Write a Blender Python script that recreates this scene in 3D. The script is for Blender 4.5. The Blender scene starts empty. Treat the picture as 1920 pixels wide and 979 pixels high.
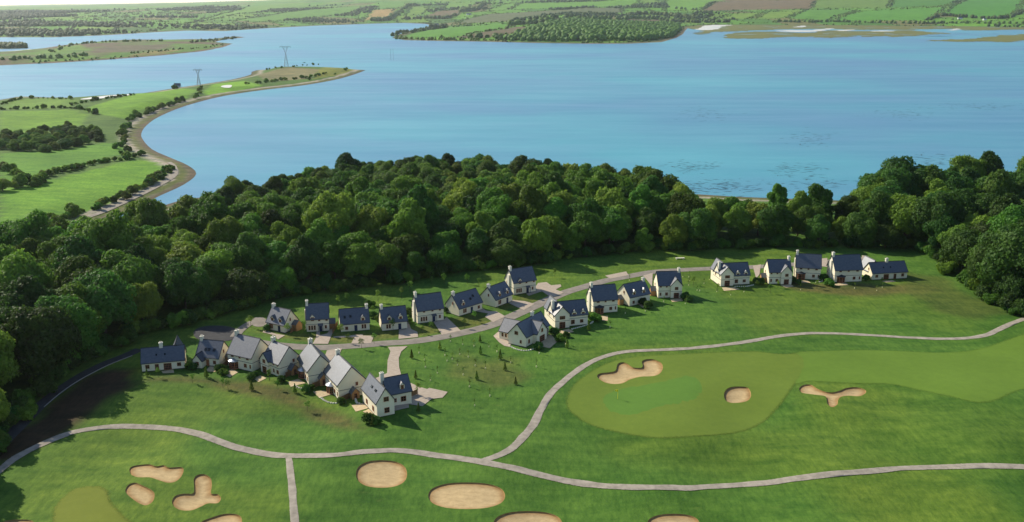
import bpy, math, random
import numpy as np
from mathutils import Vector, Matrix
from mathutils.geometry import delaunay_2d_cdt

random.seed(7); rng = np.random.default_rng(7)
R = math.radians
SC = bpy.context.scene
COL = SC.collection

# ------------------------------------------------------------------ camera
CF, CXP, CYP, CAMH = 1750.0, 960.0, 489.5, 105.0        # focal length / centre in photo pixels, height in metres
PITCH = math.atan((CYP - 5.0) / CF)
PC, PS = math.cos(PITCH), math.sin(PITCH)
cam = bpy.data.cameras.new('camera'); camo = bpy.data.objects.new('camera', cam); COL.objects.link(camo)
camo.location = (0, 0, CAMH); camo.rotation_euler = (math.pi/2 - PITCH, 0, 0)
cam.sensor_width = 36; cam.lens = 36*CF/1920; cam.clip_start = 1; cam.clip_end = 60000
SC.camera = camo

# ------------------------------------------------------------------ light
SUN_AZ = Vector((-0.80, 0.60)); SUN_EL = R(34)
world = bpy.data.worlds.new('World'); SC.world = world; world.use_nodes = True
wn = world.node_tree; bg = wn.nodes['Background']; sky = wn.nodes.new('ShaderNodeTexSky')
sky.sky_type = 'NISHITA'; sky.sun_disc = False; sky.sun_elevation = SUN_EL
sky.sun_rotation = math.atan2(SUN_AZ.x, SUN_AZ.y); sky.altitude = 50
sky.air_density = 1.0; sky.dust_density = 0.4; sky.ozone_density = 1.5
wn.links.new(sky.outputs[0], bg.inputs[0]); bg.inputs[1].default_value = 0.115
sl = bpy.data.lights.new('sun', 'SUN'); sl.energy = 5.0; sl.angle = R(0.6); sl.color = (1, .91, .74)
so = bpy.data.objects.new('sun', sl); COL.objects.link(so)
sdir = Vector((SUN_AZ.x*math.cos(SUN_EL), SUN_AZ.y*math.cos(SUN_EL), math.sin(SUN_EL)))
so.rotation_euler = sdir.to_track_quat('Z', 'Y').to_euler(); so.location = (-300, 300, 300)
SC.view_settings.view_transform = 'Standard'; SC.view_settings.look = 'None'
SC.view_settings.exposure = 0.4; SC.view_settings.gamma = 1.0
SC.render.engine = 'CYCLES'; SC.cycles.use_denoising = True
SC.cycles.max_bounces = 6; SC.cycles.diffuse_bounces = 3; SC.cycles.glossy_bounces = 3
SC.cycles.transmission_bounces = 3; SC.cycles.transparent_max_bounces = 6; SC.cycles.volume_bounces = 0
SC.cycles.sample_clamp_indirect = 4

# ------------------------------------------------------------------ pixel -> place
def un(px, py, z=0.0):
    u, v = (px-CXP)/CF, (py-CYP)/CF
    d = np.array([u, PC - v*PS, -PS - v*PC]); t = (z-CAMH)/d[2]
    return np.array([d[0]*t, d[1]*t, z])

def zoomed(pts, ox, oy, k): return [(ox+x/k, oy+y/k) for x, y in pts]

def seg_dist(X, Y, P, closed=True):
    P = np.asarray(P, float); Q = np.roll(P, -1, 0) if closed else P[1:]
    A = P if closed else P[:-1]
    best = np.full(X.shape, 1e18)
    for (ax, ay), (bx, by) in zip(A, Q):
        dx, dy = bx-ax, by-ay; l = dx*dx+dy*dy+1e-12
        t = np.clip(((X-ax)*dx+(Y-ay)*dy)/l, 0, 1)
        best = np.minimum(best, (X-ax-t*dx)**2+(Y-ay-t*dy)**2)
    return np.sqrt(best)

def inside(X, Y, P):
    P = np.asarray(P, float); r = np.zeros(np.shape(X), bool); j = len(P)-1
    for i in range(len(P)):
        xi, yi = P[i]; xj, yj = P[j]
        if yi != yj:
            r ^= ((yi > Y) != (yj > Y)) & (X < (xj-xi)*(Y-yi)/(yj-yi)+xi)
        j = i
    return r

def sdist(X, Y, P): return np.where(inside(X, Y, P), 1, -1)*seg_dist(X, Y, P)

def smooth(t): t = np.clip(t, 0, 1); return t*t*(3-2*t)

def catmull(P, n=6, closed=True):
    P = [np.asarray(p, float) for p in P]; out = []; N = len(P)
    for i in range(N if closed else N-1):
        if closed: a, b, c, d = P[i-1], P[i], P[(i+1) % N], P[(i+2) % N]
        else: a, b, c, d = P[max(i-1, 0)], P[i], P[i+1], P[min(i+2, N-1)]
        for k in range(n):
            t = k/n
            out.append(.5*((2*b)+(c-a)*t+(2*a-5*b+4*c-d)*t*t+(3*b-a-3*c+d)*t**3))
    if not closed: out.append(P[-1])
    return np.array(out)

def vnoise(X, Y, seed=0):
    """smooth value noise, period-free, vectorised"""
    xi, yi = np.floor(X).astype(np.int64), np.floor(Y).astype(np.int64)
    def hsh(a, b):
        h = (a*374761393 + b*668265263 + seed*1442695041) & 0xffffffff
        h = ((h ^ (h >> 13))*1274126177) & 0xffffffff
        return ((h ^ (h >> 16)) & 0xffff)/65535.0
    fx, fy = X-xi, Y-yi; fx = fx*fx*(3-2*fx); fy = fy*fy*(3-2*fy)
    return (hsh(xi, yi)*(1-fx)+hsh(xi+1, yi)*fx)*(1-fy)+(hsh(xi, yi+1)*(1-fx)+hsh(xi+1, yi+1)*fx)*fy

SEA = -18.0
shore_px = [(430, 352), (345, 374), (285, 392), (225, 408), (206, 411), (222, 402), (262, 386), (300, 367), (345, 346), (368, 326), (352, 310), (320, 296),
    (285, 280), (268, 262), (265, 250), (275, 235), (300, 218), (350, 198), (420, 180), (500, 168), (570, 160), (640, 147),
    (690, 130), (697, 122), (685, 114), (640, 115), (560, 122), (480, 132), (470, 140), (440, 148), (400, 155), (330, 165),
    (240, 178), (120, 183), (40, 181), (0, 187), (-120, 196), (-330, 200)]
shore_w = [tuple(p) for p in catmull([un(x, y, SEA)[:2] for x, y in shore_px], 3, False)]
MAIN = [(-1500, 700), (-1500, -200), (1500, -200), (1500, 560), (420, 575), (330, 585), (215, 590), (150, 602), (90, 622),
    (50, 640), (0, 662), (-70, 668), (-140, 650), (-190, 610)] + shore_w[3:]
MAIN = np.array(MAIN)

def h_main(X, Y):
    X = np.asarray(X, float); Y = np.asarray(Y, float)
    d = sdist(X, Y, MAIN)
    y1 = np.interp(X, [-320, -200, -100, 100, 250], [285, 325, 390, 440, 470]); wd = np.interp(X, [-320, -200, -100, 250], [95, 105, 140, 110])
    low = 4.0+1.8*np.sin(X/75+1)*np.cos(Y/95)+1.2*np.sin(X/41+Y/60)
    T = 18 + (low-18)*smooth((Y-y1)/wd)
    near = 1-smooth((Y-300)/140)
    golf = 1-smooth((Y-232)/40)
    T = T + near*(0.45*np.sin(X/17+.6*np.sin(Y/23))*np.cos(Y/21+X/60)+.35*np.sin(X/31+Y/27+1)) \
          + golf*.75*np.sin(X/7.5+Y/19)*np.cos(Y/9.5-X/33)
    land = np.where(d < 18, .075*d, 1.35+(T-1.35)*smooth((d-18)/np.where(T > 9, 70, 26)))
    return SEA + np.where(d > 0, land, np.maximum(.07*d, -6))

def place(px, py, hf=h_main, t0=120, t1=2600, n=900):
    """first hit of the ray through a photo pixel with a terrain"""
    u, v = (px-CXP)/CF, (py-CYP)/CF
    d = np.array([u, PC - v*PS, -PS - v*PC])
    t = np.geomspace(t0, t1, n)
    for _ in range(2):
        z = CAMH+d[2]*t; g = hf(d[0]*t, d[1]*t)
        k = np.nonzero(z <= g)[0]
        if len(k) == 0: t = t[-1:]; break
        k = max(k[0], 1); t = np.linspace(t[k-1], t[k], 40)
    tt = t[np.nonzero((CAMH+d[2]*t) <= hf(d[0]*t, d[1]*t))[0][:1]] if len(t) > 1 else t
    tt = tt[0] if len(tt) else t[-1]
    x, y = d[0]*tt, d[1]*tt
    return np.array([x, y, float(hf(np.array([x]), np.array([y]))[0])])

# ------------------------------------------------------------------ materials
def mat(name, base=(.5, .5, .5), rough=.7, spec=.3, metal=0.0):
    m = bpy.data.materials.new(name); m.use_nodes = True
    b = m.node_tree.nodes['Principled BSDF']
    b.inputs['Base Color'].default_value = (*base, 1); b.inputs['Roughness'].default_value = rough
    b.inputs['Specular IOR Level'].default_value = spec; b.inputs['Metallic'].default_value = metal
    return m
def nd(m, t, **kw):
    n = m.node_tree.nodes.new(t)
    for k, v in kw.items(): setattr(n, k, v)
    return n
def lk(m, a, b): m.node_tree.links.new(a, b)
def bsdf(m): return m.node_tree.nodes['Principled BSDF']

def coords(m, scale=(1, 1, 1), kind='Object'):
    tc = nd(m, 'ShaderNodeTexCoord'); mp = nd(m, 'ShaderNodeMapping'); mp.inputs['Scale'].default_value = scale
    lk(m, tc.outputs[kind], mp.inputs[0]); return mp.outputs[0]
def noise(m, vec, scale, detail=4, rough=.6):
    n = nd(m, 'ShaderNodeTexNoise'); n.inputs['Scale'].default_value = scale
    n.inputs['Detail'].default_value = detail; n.inputs['Roughness'].default_value = rough
    lk(m, vec, n.inputs['Vector']); return n.outputs['Fac']
def ramp(m, fac, stops):
    r = nd(m, 'ShaderNodeValToRGB'); e = r.color_ramp.elements
    while len(e) < len(stops): e.new(.5)
    for el, (p, c) in zip(e, stops):
        el.position = p; el.color = (*c, 1) if len(c) == 3 else c
    lk(m, fac, r.inputs[0]); return r.outputs[0]
def mix(m, fac, a, b, mode='MIX'):
    x = nd(m, 'ShaderNodeMix', data_type='RGBA', blend_type=mode)
    for s, v in ((0, fac), (6, a), (7, b)):
        if isinstance(v, (int, float)): x.inputs[s].default_value = v
        elif isinstance(v, tuple): x.inputs[s].default_value = (*v, 1)
        else: lk(m, v, x.inputs[s])
    return x.outputs[2]
def bump(m, h, strength, dist=.1):
    b = nd(m, 'ShaderNodeBump'); b.inputs['Strength'].default_value = strength; b.inputs['Distance'].default_value = dist
    lk(m, h, b.inputs['Height']); lk(m, b.outputs[0], bsdf(m).inputs['Normal'])

def noisy(name, c1, c2, scale, rough=.8, spec=.2, stretch=(1, 1, 1), bmp=0.0, bscale=None, detail=5, kind='Object'):
    m = mat(name, c1, rough, spec); v = coords(m, stretch, kind)
    lk(m, ramp(m, noise(m, v, scale, detail), [(.3, c1), (.7, c2)]), bsdf(m).inputs['Base Color'])
    if bmp: bump(m, noise(m, v, bscale or scale*3, 4), bmp)
    return m

def ground_mat(name):
    m = mat(name, rough=.9, spec=.12)
    at = nd(m, 'ShaderNodeVertexColor', layer_name='Col').outputs[0]
    v = coords(m); vs = coords(m, (.35, 1, 1)); vs2 = coords(m, (1, .3, 1))
    big = ramp(m, noise(m, v, .018, 3), [(.3, (.72, .76, .7)), (.7, (1.2, 1.12, 1.15))])
    mid = ramp(m, noise(m, vs, .16, 6, .7), [(.28, (.50, .66, .56)), (.72, (1.45, 1.26, 1.25))])
    fine = ramp(m, noise(m, vs2, .9, 4, .75), [(.3, (.52, .64, .55)), (.7, (1.42, 1.3, 1.3))])
    c = mix(m, 1.0, at, big, 'MULTIPLY'); c = mix(m, 1.0, c, mid, 'MULTIPLY'); c = mix(m, .8, c, fine, 'MULTIPLY')
    dry = noise(m, coords(m, (.5, 1, 1)), .3, 5, .8)
    c = mix(m, ramp(m, dry, [(.6, (0, 0, 0)), (.78, (.38, .38, .38))]), c, (.13, .14, .035))
    lk(m, c, bsdf(m).inputs['Base Color'])
    bump(m, noise(m, v, 1.6, 5), .35, .35)
    return m

def turf(name, col, dark, stripe=None):
    m = mat(name, col, .9, .1); v = coords(m)
    f = noise(m, v, .5, 6, .7)
    c = ramp(m, f, [(.3, dark), (.7, col)])
    c = mix(m, .5, c, ramp(m, noise(m, v, .05, 3), [(.3, (.8, .82, .8)), (.7, (1.12, 1.1, 1.1))]), 'MULTIPLY')
    if stripe:
        w = nd(m, 'ShaderNodeTexWave'); w.inputs['Scale'].default_value = stripe; w.inputs['Distortion'].default_value = .8
        w.inputs['Detail'].default_value = 2; lk(m, coords(m, (1, .6, 1)), w.inputs[0])
        c = mix(m, .5, c, ramp(m, w.outputs['Fac'], [(.4, (.94, .95, .94)), (.6, (1.04, 1.03, 1.03))]), 'MULTIPLY')
    lk(m, c, bsdf(m).inputs['Base Color']); bump(m, noise(m, v, 3, 4), .2, .1)
    return m

def leaf_mat(name, dark, light, trans=.25):
    m = mat(name, dark, .6, .18); b = bsdf(m)
    oi = nd(m, 'ShaderNodeObjectInfo'); v = coords(m)
    f = noise(m, v, .45, 4, .7)
    c = ramp(m, f, [(.3, dark), (.72, light)])
    hs = nd(m, 'ShaderNodeHueSaturation'); lk(m, c, hs.inputs['Color'])
    mr = nd(m, 'ShaderNodeMapRange'); mr.inputs[3].default_value = .55; mr.inputs[4].default_value = 1.45
    lk(m, oi.outputs['Random'], mr.inputs[0]); lk(m, mr.outputs[0], hs.inputs['Value'])
    mh = nd(m, 'ShaderNodeMath', operation='MULTIPLY_ADD'); mh.inputs[1].default_value = 7.3; mh.inputs[2].default_value = 0
    fr = nd(m, 'ShaderNodeMath', operation='FRACT'); lk(m, oi.outputs['Random'], mh.inputs[0]); lk(m, mh.outputs[0], fr.inputs[0])
    m2 = nd(m, 'ShaderNodeMapRange'); m2.inputs[3].default_value = .485; m2.inputs[4].default_value = .530
    lk(m, fr.outputs[0], m2.inputs[0]); lk(m, m2.outputs[0], hs.inputs['Hue'])
    lk(m, hs.outputs[0], b.inputs['Base Color'])
    tr = nd(m, 'ShaderNodeBsdfTranslucent'); lk(m, hs.outputs[0], tr.inputs[0])
    mx = nd(m, 'ShaderNodeMixShader'); mx.inputs[0].default_value = trans
    lk(m, b.outputs[0], mx.inputs[1]); lk(m, tr.outputs[0], mx.inputs[2])
    lk(m, mx.outputs[0], m.node_tree.nodes['Material Output'].inputs[0])
    return m

def fade_edges(m):
    at = nd(m, 'ShaderNodeAttribute', attribute_name='fade')
    a = nd(m, 'ShaderNodeMath', operation='MULTIPLY_ADD'); lk(m, noise(m, coords(m), 2.2, 9, .95), a.inputs[0]); a.inputs[1].default_value = 2.4; a.inputs[2].default_value = -1.2
    b_ = nd(m, 'ShaderNodeMath', operation='ADD'); lk(m, at.outputs['Fac'], b_.inputs[0]); lk(m, a.outputs[0], b_.inputs[1])
    r = nd(m, 'ShaderNodeMapRange'); r.inputs[1].default_value = .48; r.inputs[2].default_value = .52; lk(m, b_.outputs[0], r.inputs[0])
    t = nd(m, 'ShaderNodeBsdfTransparent'); mx = nd(m, 'ShaderNodeMixShader')
    lk(m, r.outputs[0], mx.inputs[0]); lk(m, t.outputs[0], mx.inputs[1]); lk(m, bsdf(m).outputs[0], mx.inputs[2])
    lk(m, mx.outputs[0], m.node_tree.nodes['Material Output'].inputs[0])
def set_fade(me, vals):
    a = me.attributes.new('fade', 'FLOAT', 'POINT'); a.data.foreach_set('value', np.asarray(vals, np.float32))

M = {}
M['ground'] = ground_mat('ground'); M['far'] = ground_mat('far_fields')
M['green'] = turf('putting_green', (.098, .195, .030), (.086, .175, .027), .9)
M['apron'] = turf('apron', (.130, .188, .027), (.108, .165, .024))
M['fairway'] = turf('fairway', (.118, .200, .027), (.100, .175, .024))
M['green2'] = turf('olive_green', (.155, .185, .028), (.135, .165, .024))
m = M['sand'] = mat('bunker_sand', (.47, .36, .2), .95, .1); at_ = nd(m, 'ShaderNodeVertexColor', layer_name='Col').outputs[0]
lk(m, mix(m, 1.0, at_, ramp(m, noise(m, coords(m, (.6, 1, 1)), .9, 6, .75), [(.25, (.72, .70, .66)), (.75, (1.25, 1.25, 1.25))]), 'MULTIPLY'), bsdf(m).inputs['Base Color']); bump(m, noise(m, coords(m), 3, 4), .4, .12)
M['lip'] = noisy('bunker_lip', (.20, .125, .05), (.30, .20, .085), .8, .95, .05)
M['path'] = noisy('gravel_path', (.22, .195, .16), (.38, .335, .275), .55, .95, .1, bmp=.2, detail=8)
M['road'] = noisy('lane_tarmac', (.185, .165, .14), (.27, .24, .205), .4, .95, .1)
M['asphalt'] = noisy('dark_tarmac', (.035, .035, .038), (.055, .055, .058), .6, .9, .2)
M['drive'] = noisy('drive_paving', (.34, .28, .22), (.43, .36, .29), 1.0, .95, .1, bmp=.2)
M['patio'] = noisy('sandstone_patio', (.40, .31, .19), (.56, .45, .28), 1.5, .9, .15)
M['kerb'] = mat('kerb_stone', (.24, .22, .19), .9)
M['stone'] = noisy('white_stone', (.55, .52, .42), (.72, .69, .58), 3, .9, .1)
M['wall'] = noisy('cream_render', (.74, .66, .49), (.82, .74, .57), .35, .95, .1)
M['plinth'] = mat('dark_plinth', (.05, .048, .045), .9)
M['band'] = mat('dark_trim', (.035, .037, .042), .6)
M['slate'] = noisy('slate_roof', (.036, .048, .074), (.078, .09, .115), 1.4, .44, 1.0, stretch=(1, 1, 1.6), bmp=.25, bscale=5)
M['lead'] = mat('lead_roof', (.42, .45, .50), .28, .6, .55)
M['brown'] = mat('brown_joinery', (.30, .115, .05), .55)
M['tan'] = mat('timber_cladding', (.42, .22, .09), .7)
M['navy'] = mat('navy_door', (.015, .028, .075), .4)
M['glass'] = mat('window_glass', (.012, .014, .017), .08, .5)
M['pot'] = mat('chimney_pot', (.6, .56, .48), .8)
M['chim'] = mat('chimney_render', (.66, .62, .52), .9)
M['fence'] = noisy('fence_timber', (.15, .085, .04), (.22, .13, .065), 2.5, .85, .1)
M['bark'] = noisy('bark', (.06, .045, .03), (.11, .085, .06), 2, .95, .1, bmp=.4)
M['leafA'] = leaf_mat('leaf_green', (.050, .120, .012), (.155, .275, .030), .45)
M['leafB'] = leaf_mat('leaf_olive', (.086, .152, .016), (.222, .305, .036), .45)
M['leafC'] = leaf_mat('leaf_dark', (.030, .080, .012), (.100, .190, .026), .45)
M['leafD'] = leaf_mat('leaf_young', (.10, .19, .02), (.20, .30, .045), .35)
M['farleaf'] = leaf_mat('leaf_far', (.05, .10, .015), (.15, .225, .03), .35)
M['guard'] = mat('tree_guard', (.80, .74, .42), .6)
M['steel'] = mat('pylon_steel', (.36, .39, .43), .6, .4, .2)
M['flag'] = mat('flag_yellow', (.85, .72, .06), .7)
M['white'] = mat('white_paint', (.8, .8, .78), .6)
M['marsh'] = noisy('marsh_grass', (.115, .125, .034), (.165, .17, .05), .012, .95, .1)
M['mud'] = noisy('pale_mud_and_glint', (.52, .50, .44), (.68, .66, .58), .05, .5, .4)  # marsh pools use this pale tone as painted sky reflection
M['ripple_flecks'] = mat('dark_ripple', (.03, .055, .06), .5)  # shading of water ripples as a flat dark colour

for k_ in ('green', 'apron', 'fairway', 'green2', 'path'): fade_edges(M[k_])

def water_mat():
    m = mat('estuary_water', (.05, .2, .27), .18, .45); b = bsdf(m)
    v = coords(m, (1, 1.7, 1))
    f = noise(m, v, .0011, 6, .65)
    c = ramp(m, f, [(.28, (.062, .165, .32)), (.45, (.050, .21, .32)), (.58, (.050, .275, .345)), (.72, (.075, .34, .40))])
    lk(m, c, b.inputs['Base Color'])
    r = nd(m, 'ShaderNodeMapRange'); r.inputs[3].default_value = .22; r.inputs[4].default_value = .5
    lk(m, noise(m, coords(m, (1, 5, 1)), .004, 6, .7), r.inputs[0]); lk(m, r.outputs[0], b.inputs['Roughness'])
    bump(m, noise(m, coords(m, (.5, 1, 1)), .28, 6, .7), .35, .6)
    return m
M['water'] = water_mat()

# ------------------------------------------------------------------ mesh helpers
def raw_mesh(name, V, Fq, material, smooth_shade=False):
    """V (n,3) array, Fq list of index arrays all of one size, or list of lists"""
    me = bpy.data.meshes.new(name)
    if isinstance(Fq, np.ndarray):
        n, k = Fq.shape
        me.vertices.add(len(V)); me.vertices.foreach_set('co', np.asarray(V, np.float32).ravel())
        me.loops.add(n*k); me.loops.foreach_set('vertex_index', Fq.astype(np.int32).ravel())
        me.polygons.add(n); me.polygons.foreach_set('loop_start', np.arange(0, n*k, k, dtype=np.int32))
        me.polygons.foreach_set('loop_total', np.full(n, k, np.int32)); me.update(calc_edges=True)
    else:
        me.from_pydata([tuple(map(float, v)) for v in V], [], [tuple(map(int, f)) for f in Fq]); me.update()
    me.materials.append(material)
    if smooth_shade: me.polygons.foreach_set('use_smooth', np.ones(len(me.polygons), bool))
    return me

def link(name, me, parent=None, loc=None, rot=None):
    o = bpy.data.objects.new(name, me); COL.objects.link(o)
    if parent: o.parent = parent
    if loc is not None: o.location = loc
    if rot is not None: o.rotation_euler = rot
    return o
def tag(o, label, cat, group=None):
    o['label'] = label; o['category'] = cat
    if group: o['group'] = group
    return o
def struct(o): o['kind'] = 'structure'; return o
def empty(name, loc, rz=0):
    o = bpy.data.objects.new(name, None); COL.objects.link(o); o.location = loc; o.rotation_euler = (0, 0, rz)
    o.empty_display_size = .5; return o
def copy_tree(o, parent=None):
    c = o.copy(); COL.objects.link(c)
    if parent: c.parent = parent
    for ch in o.children: copy_tree(ch, c)
    return c

class MB:
    def __init__(s): s.v = []; s.f = []
    def add(s, V, Fc):
        n = len(s.v); s.v += [tuple(p) for p in V]; s.f += [tuple(i+n for i in f) for f in Fc]; return s
    def box(s, x0, x1, y0, y1, z0, z1):
        return s.add([(x0, y0, z0), (x1, y0, z0), (x1, y1, z0), (x0, y1, z0), (x0, y0, z1), (x1, y0, z1), (x1, y1, z1), (x0, y1, z1)],
            [(3, 2, 1, 0), (4, 5, 6, 7), (0, 1, 5, 4), (1, 2, 6, 5), (2, 3, 7, 6), (3, 0, 4, 7)])
    def prism(s, prof, axis, a0, a1):
        """profile of (t, z) extruded along axis 'x' (t = y) or 'y' (t = x)"""
        n = len(prof)
        P = lambda a: [((a, t, z) if axis == 'x' else (t, a, z)) for t, z in prof]
        F = [tuple(range(n)), tuple(range(2*n-1, n-1, -1))] + [(i, (i+1) % n, n+(i+1) % n, n+i)[::-1] for i in range(n)]
        if axis == 'y': F = [f[::-1] for f in F]
        return s.add(P(a0)+P(a1), [f[::-1] for f in F])
    def bar(s, a, b, w):
        a, b = Vector(a), Vector(b); d = (b-a).normalized()
        u = d.orthogonal().normalized()*w/2; v = d.cross(u)
        V = [p+q for p in (a, b) for q in (u+v, v-u, -u-v, u-v)]
        return s.add([tuple(p) for p in V], [(0, 1, 2, 3)[::-1], (4, 5, 6, 7)] + [(i, (i+1) % 4, 4+(i+1) % 4, 4+i) for i in range(4)])
    def tube(s, pts, rad, n=7, cap=True):
        rings = []
        for i, p in enumerate(pts):
            p = Vector(p); d = (Vector(pts[min(i+1, len(pts)-1)])-Vector(pts[max(i-1, 0)])).normalized()
            u = d.orthogonal().normalized(); w = d.cross(u)
            rings += [p+(u*math.cos(2*math.pi*k/n)+w*math.sin(2*math.pi*k/n))*rad[i] for k in range(n)]
        F = [(i*n+k, i*n+(k+1) % n, (i+1)*n+(k+1) % n, (i+1)*n+k) for i in range(len(pts)-1) for k in range(n)]
        if cap: F += [tuple(range(n))[::-1], tuple(range((len(pts)-1)*n, len(pts)*n))]
        return s.add([tuple(p) for p in rings], F)
    def mesh(s, name, material, sm=False): return raw_mesh(name, s.v, s.f, material, sm)
    def build(s, name, material, parent=None, sm=False): return link(name, s.mesh(name, material, sm), parent)

# ------------------------------------------------------------------ traced outlines
K8 = (1000, 580, 2.087); K6 = (0, 780, 3.0); K7 = (600, 820, 2.4)
bunkers_px = [
 zoomed([(250,265),(260,252),(300,247),(322,240),(330,215),(350,208),(370,215),(390,228),(420,230),(428,222),(425,205),(440,197),(470,197),(500,210),(507,230),(495,252),(470,262),(420,265),(380,275),(350,290),(310,293),(275,285)], *K8),
 zoomed([(748,325),(765,308),(800,303),(840,308),(852,335),(840,358),(800,367),(765,365),(748,350)], *K8),
 zoomed([(1040,310),(1055,297),(1085,295),(1110,310),(1140,322),(1170,325),(1200,318),(1225,308),(1265,305),(1298,315),(1300,328),(1275,340),(1235,338),(1205,342),(1193,355),(1190,372),(1170,383),(1152,372),(1148,355),(1142,340),(1110,335),(1070,330),(1048,325)], *K8),
 zoomed([(728,300),(745,283),(790,275),(840,272),(880,283),(920,277),(950,290),(1010,287),(1033,300),(1020,340),(985,370),(940,375),(890,360),(840,345),(780,345),(738,330)], *K6),
 zoomed([(705,415),(725,385),(760,375),(800,390),(850,415),(870,440),(860,480),(825,502),(790,495),(750,470),(715,440)], *K6),
 zoomed([(1090,355),(1110,332),(1150,328),(1185,350),(1192,390),(1188,435),(1225,440),(1243,462),(1225,490),(1170,492),(1130,510),(1080,530),(1020,530),(980,510),(967,480),(985,450),(1030,437),(1085,435),(1092,400)], *K6),
 zoomed([(1130,600),(1180,575),(1250,553),(1310,550),(1350,562),(1362,597),(1350,650),(1240,680),(1150,650)], *K6),
 zoomed([(10,602),(60,585),(150,583),(190,597),(200,640),(100,670),(10,640)], *K6)]
def ell(cx, cy, rx, ry, n=16, p=.85):
    out = []
    for k in range(n):
        a = 2*math.pi*k/n; c, s = math.cos(a), math.sin(a)
        out.append((cx+rx*math.copysign(abs(c)**p, c), cy+ry*math.copysign(abs(s)**p, s)))
    return out
bunkers_px += [zoomed(ell(277,165,115,62), *K7), zoomed(ell(660,263,173,60), *K7), zoomed(ell(935,392,155,60), *K7), zoomed(ell(1590,392,118,48), *K7)]
def ground_poly(pp, n=5, closed=True): return catmull([place(*p)[:2] for p in pp], n, closed)
bunkers = [ground_poly(p, 4) for p in bunkers_px]
soil_w = np.array([place(*p)[:2] for p in [(262,690),(255,715),(205,745),(160,780),(120,806),(60,838),(0,872),(-40,860),(20,815),(82,766),(140,720),(205,686)]])

# ------------------------------------------------------------------ the ground (near land)
xs = np.unique(np.concatenate([np.arange(-1400, -900, 25), np.arange(-900, -260, 5), np.arange(-260, 330, 2.5), np.arange(330, 640, 8), np.arange(640, 1450, 30)]))
ys = np.unique(np.concatenate([np.arange(-150, 120, 15), np.arange(120, 440, 2.5), np.arange(440, 1050, 4), np.arange(1050, 1800, 8)]))
GX, GY = np.meshgrid(xs, ys)
GZ = h_main(GX, GY)
field_px = [  # left farmland: (outline, colour)
 ([(0,440),(0,356),(90,338),(160,322),(250,300),(300,303),(318,318),(300,345),(220,378),(100,412),(20,438)], (.098, .235, .018)),
 ([(0,352),(0,288),(90,282),(200,268),(235,270),(240,287),(160,306),(80,330)], (.085, .215, .022)),
 ([(0,280),(0,208),(130,205),(165,215),(150,235),(60,245),(10,262)], (.110, .235, .020)),
 ([(150,205),(230,182),(320,166),(372,168),(350,185),(290,200),(250,215),(232,224),(190,215)], (.125, .270, .022)),
 ([(0,205),(20,188),(110,184),(150,190),(120,204)], (.10, .20, .025)),
 ([(380,172),(400,158),(460,152),(490,160),(450,170),(390,180)], (.13, .29, .022)),
 ([(480,140),(540,126),(600,130),(580,148),(500,152)], (.165, .165, .085)),
 ([(600,128),(680,116),(690,124),(640,140),(590,148)], (.17, .20, .035))]
fields_w = [(np.array([place(*p)[:2] for p in P]), c) for P, c in field_px]
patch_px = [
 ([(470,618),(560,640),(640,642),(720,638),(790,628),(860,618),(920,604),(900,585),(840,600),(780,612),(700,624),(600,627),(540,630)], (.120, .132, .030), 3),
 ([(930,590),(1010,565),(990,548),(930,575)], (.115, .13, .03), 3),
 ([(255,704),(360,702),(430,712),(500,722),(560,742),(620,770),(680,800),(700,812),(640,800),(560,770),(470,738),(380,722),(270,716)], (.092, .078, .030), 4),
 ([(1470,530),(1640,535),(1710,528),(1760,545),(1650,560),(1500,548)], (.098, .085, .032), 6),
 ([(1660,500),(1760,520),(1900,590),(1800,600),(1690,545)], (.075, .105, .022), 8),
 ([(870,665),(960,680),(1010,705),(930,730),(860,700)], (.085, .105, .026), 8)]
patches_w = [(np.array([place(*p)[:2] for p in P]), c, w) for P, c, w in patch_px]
def ground_colour(X, Y):
    d = sdist(X, Y, MAIN)
    n1 = vnoise(X/30, Y/30, 3); n2 = vnoise(X/9, Y/9, 5)
    C = np.empty(X.shape+(3,)); C[:] = (.064, .148, .021)
    yl = smooth((n1-.45)*3)[..., None]
    C = C*(1-yl*.45)+np.array((.122, .178, .021))*yl*.45
    farm = (smooth((Y-430)/40)*(X < -120))[..., None]
    C = C*(1-farm)+np.array((.075, .15, .026))*farm
    for P, c in fields_w:
        w = inside(X, Y, P)[..., None]; C = np.where(w, np.array(c)*np.array([1.12, 1.08, 1.0])*(.90+.20*n1[..., None]), C)
    sd = sdist(X, Y, soil_w)+(n2-.5)*5
    w = smooth((sd+2.5)/5)[..., None]; C = C*(1-w)+np.array((.048, .033, .018))*w
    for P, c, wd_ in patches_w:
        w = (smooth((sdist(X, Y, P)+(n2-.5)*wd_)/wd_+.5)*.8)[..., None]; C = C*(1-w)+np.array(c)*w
    # shore: wrack, then shingle, then rough grass
    dd = d+(n2-.5)*4
    w = (1-smooth((dd-17)/4))[..., None]; C = C*(1-w)+np.array((.34, .31, .27))*w
    w = (smooth((dd-4)/2)*(1-smooth((dd-11)/2)))[..., None]; C = C*(1-w)+np.array((.10, .125, .03))*w
    w = (1-smooth((dd-4)/2))[..., None]; C = C*(1-w)+np.array((.11, .09, .06))*w
    return C
V = np.stack([GX, GY, GZ], -1).reshape(-1, 3)
ny, nx = GX.shape
idx = np.arange(ny*nx).reshape(ny, nx)
Q = np.stack([idx[:-1, :-1], idx[:-1, 1:], idx[1:, 1:], idx[1:, :-1]], -1)
cut = np.zeros(Q.shape[:2], bool); patches = []
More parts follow.
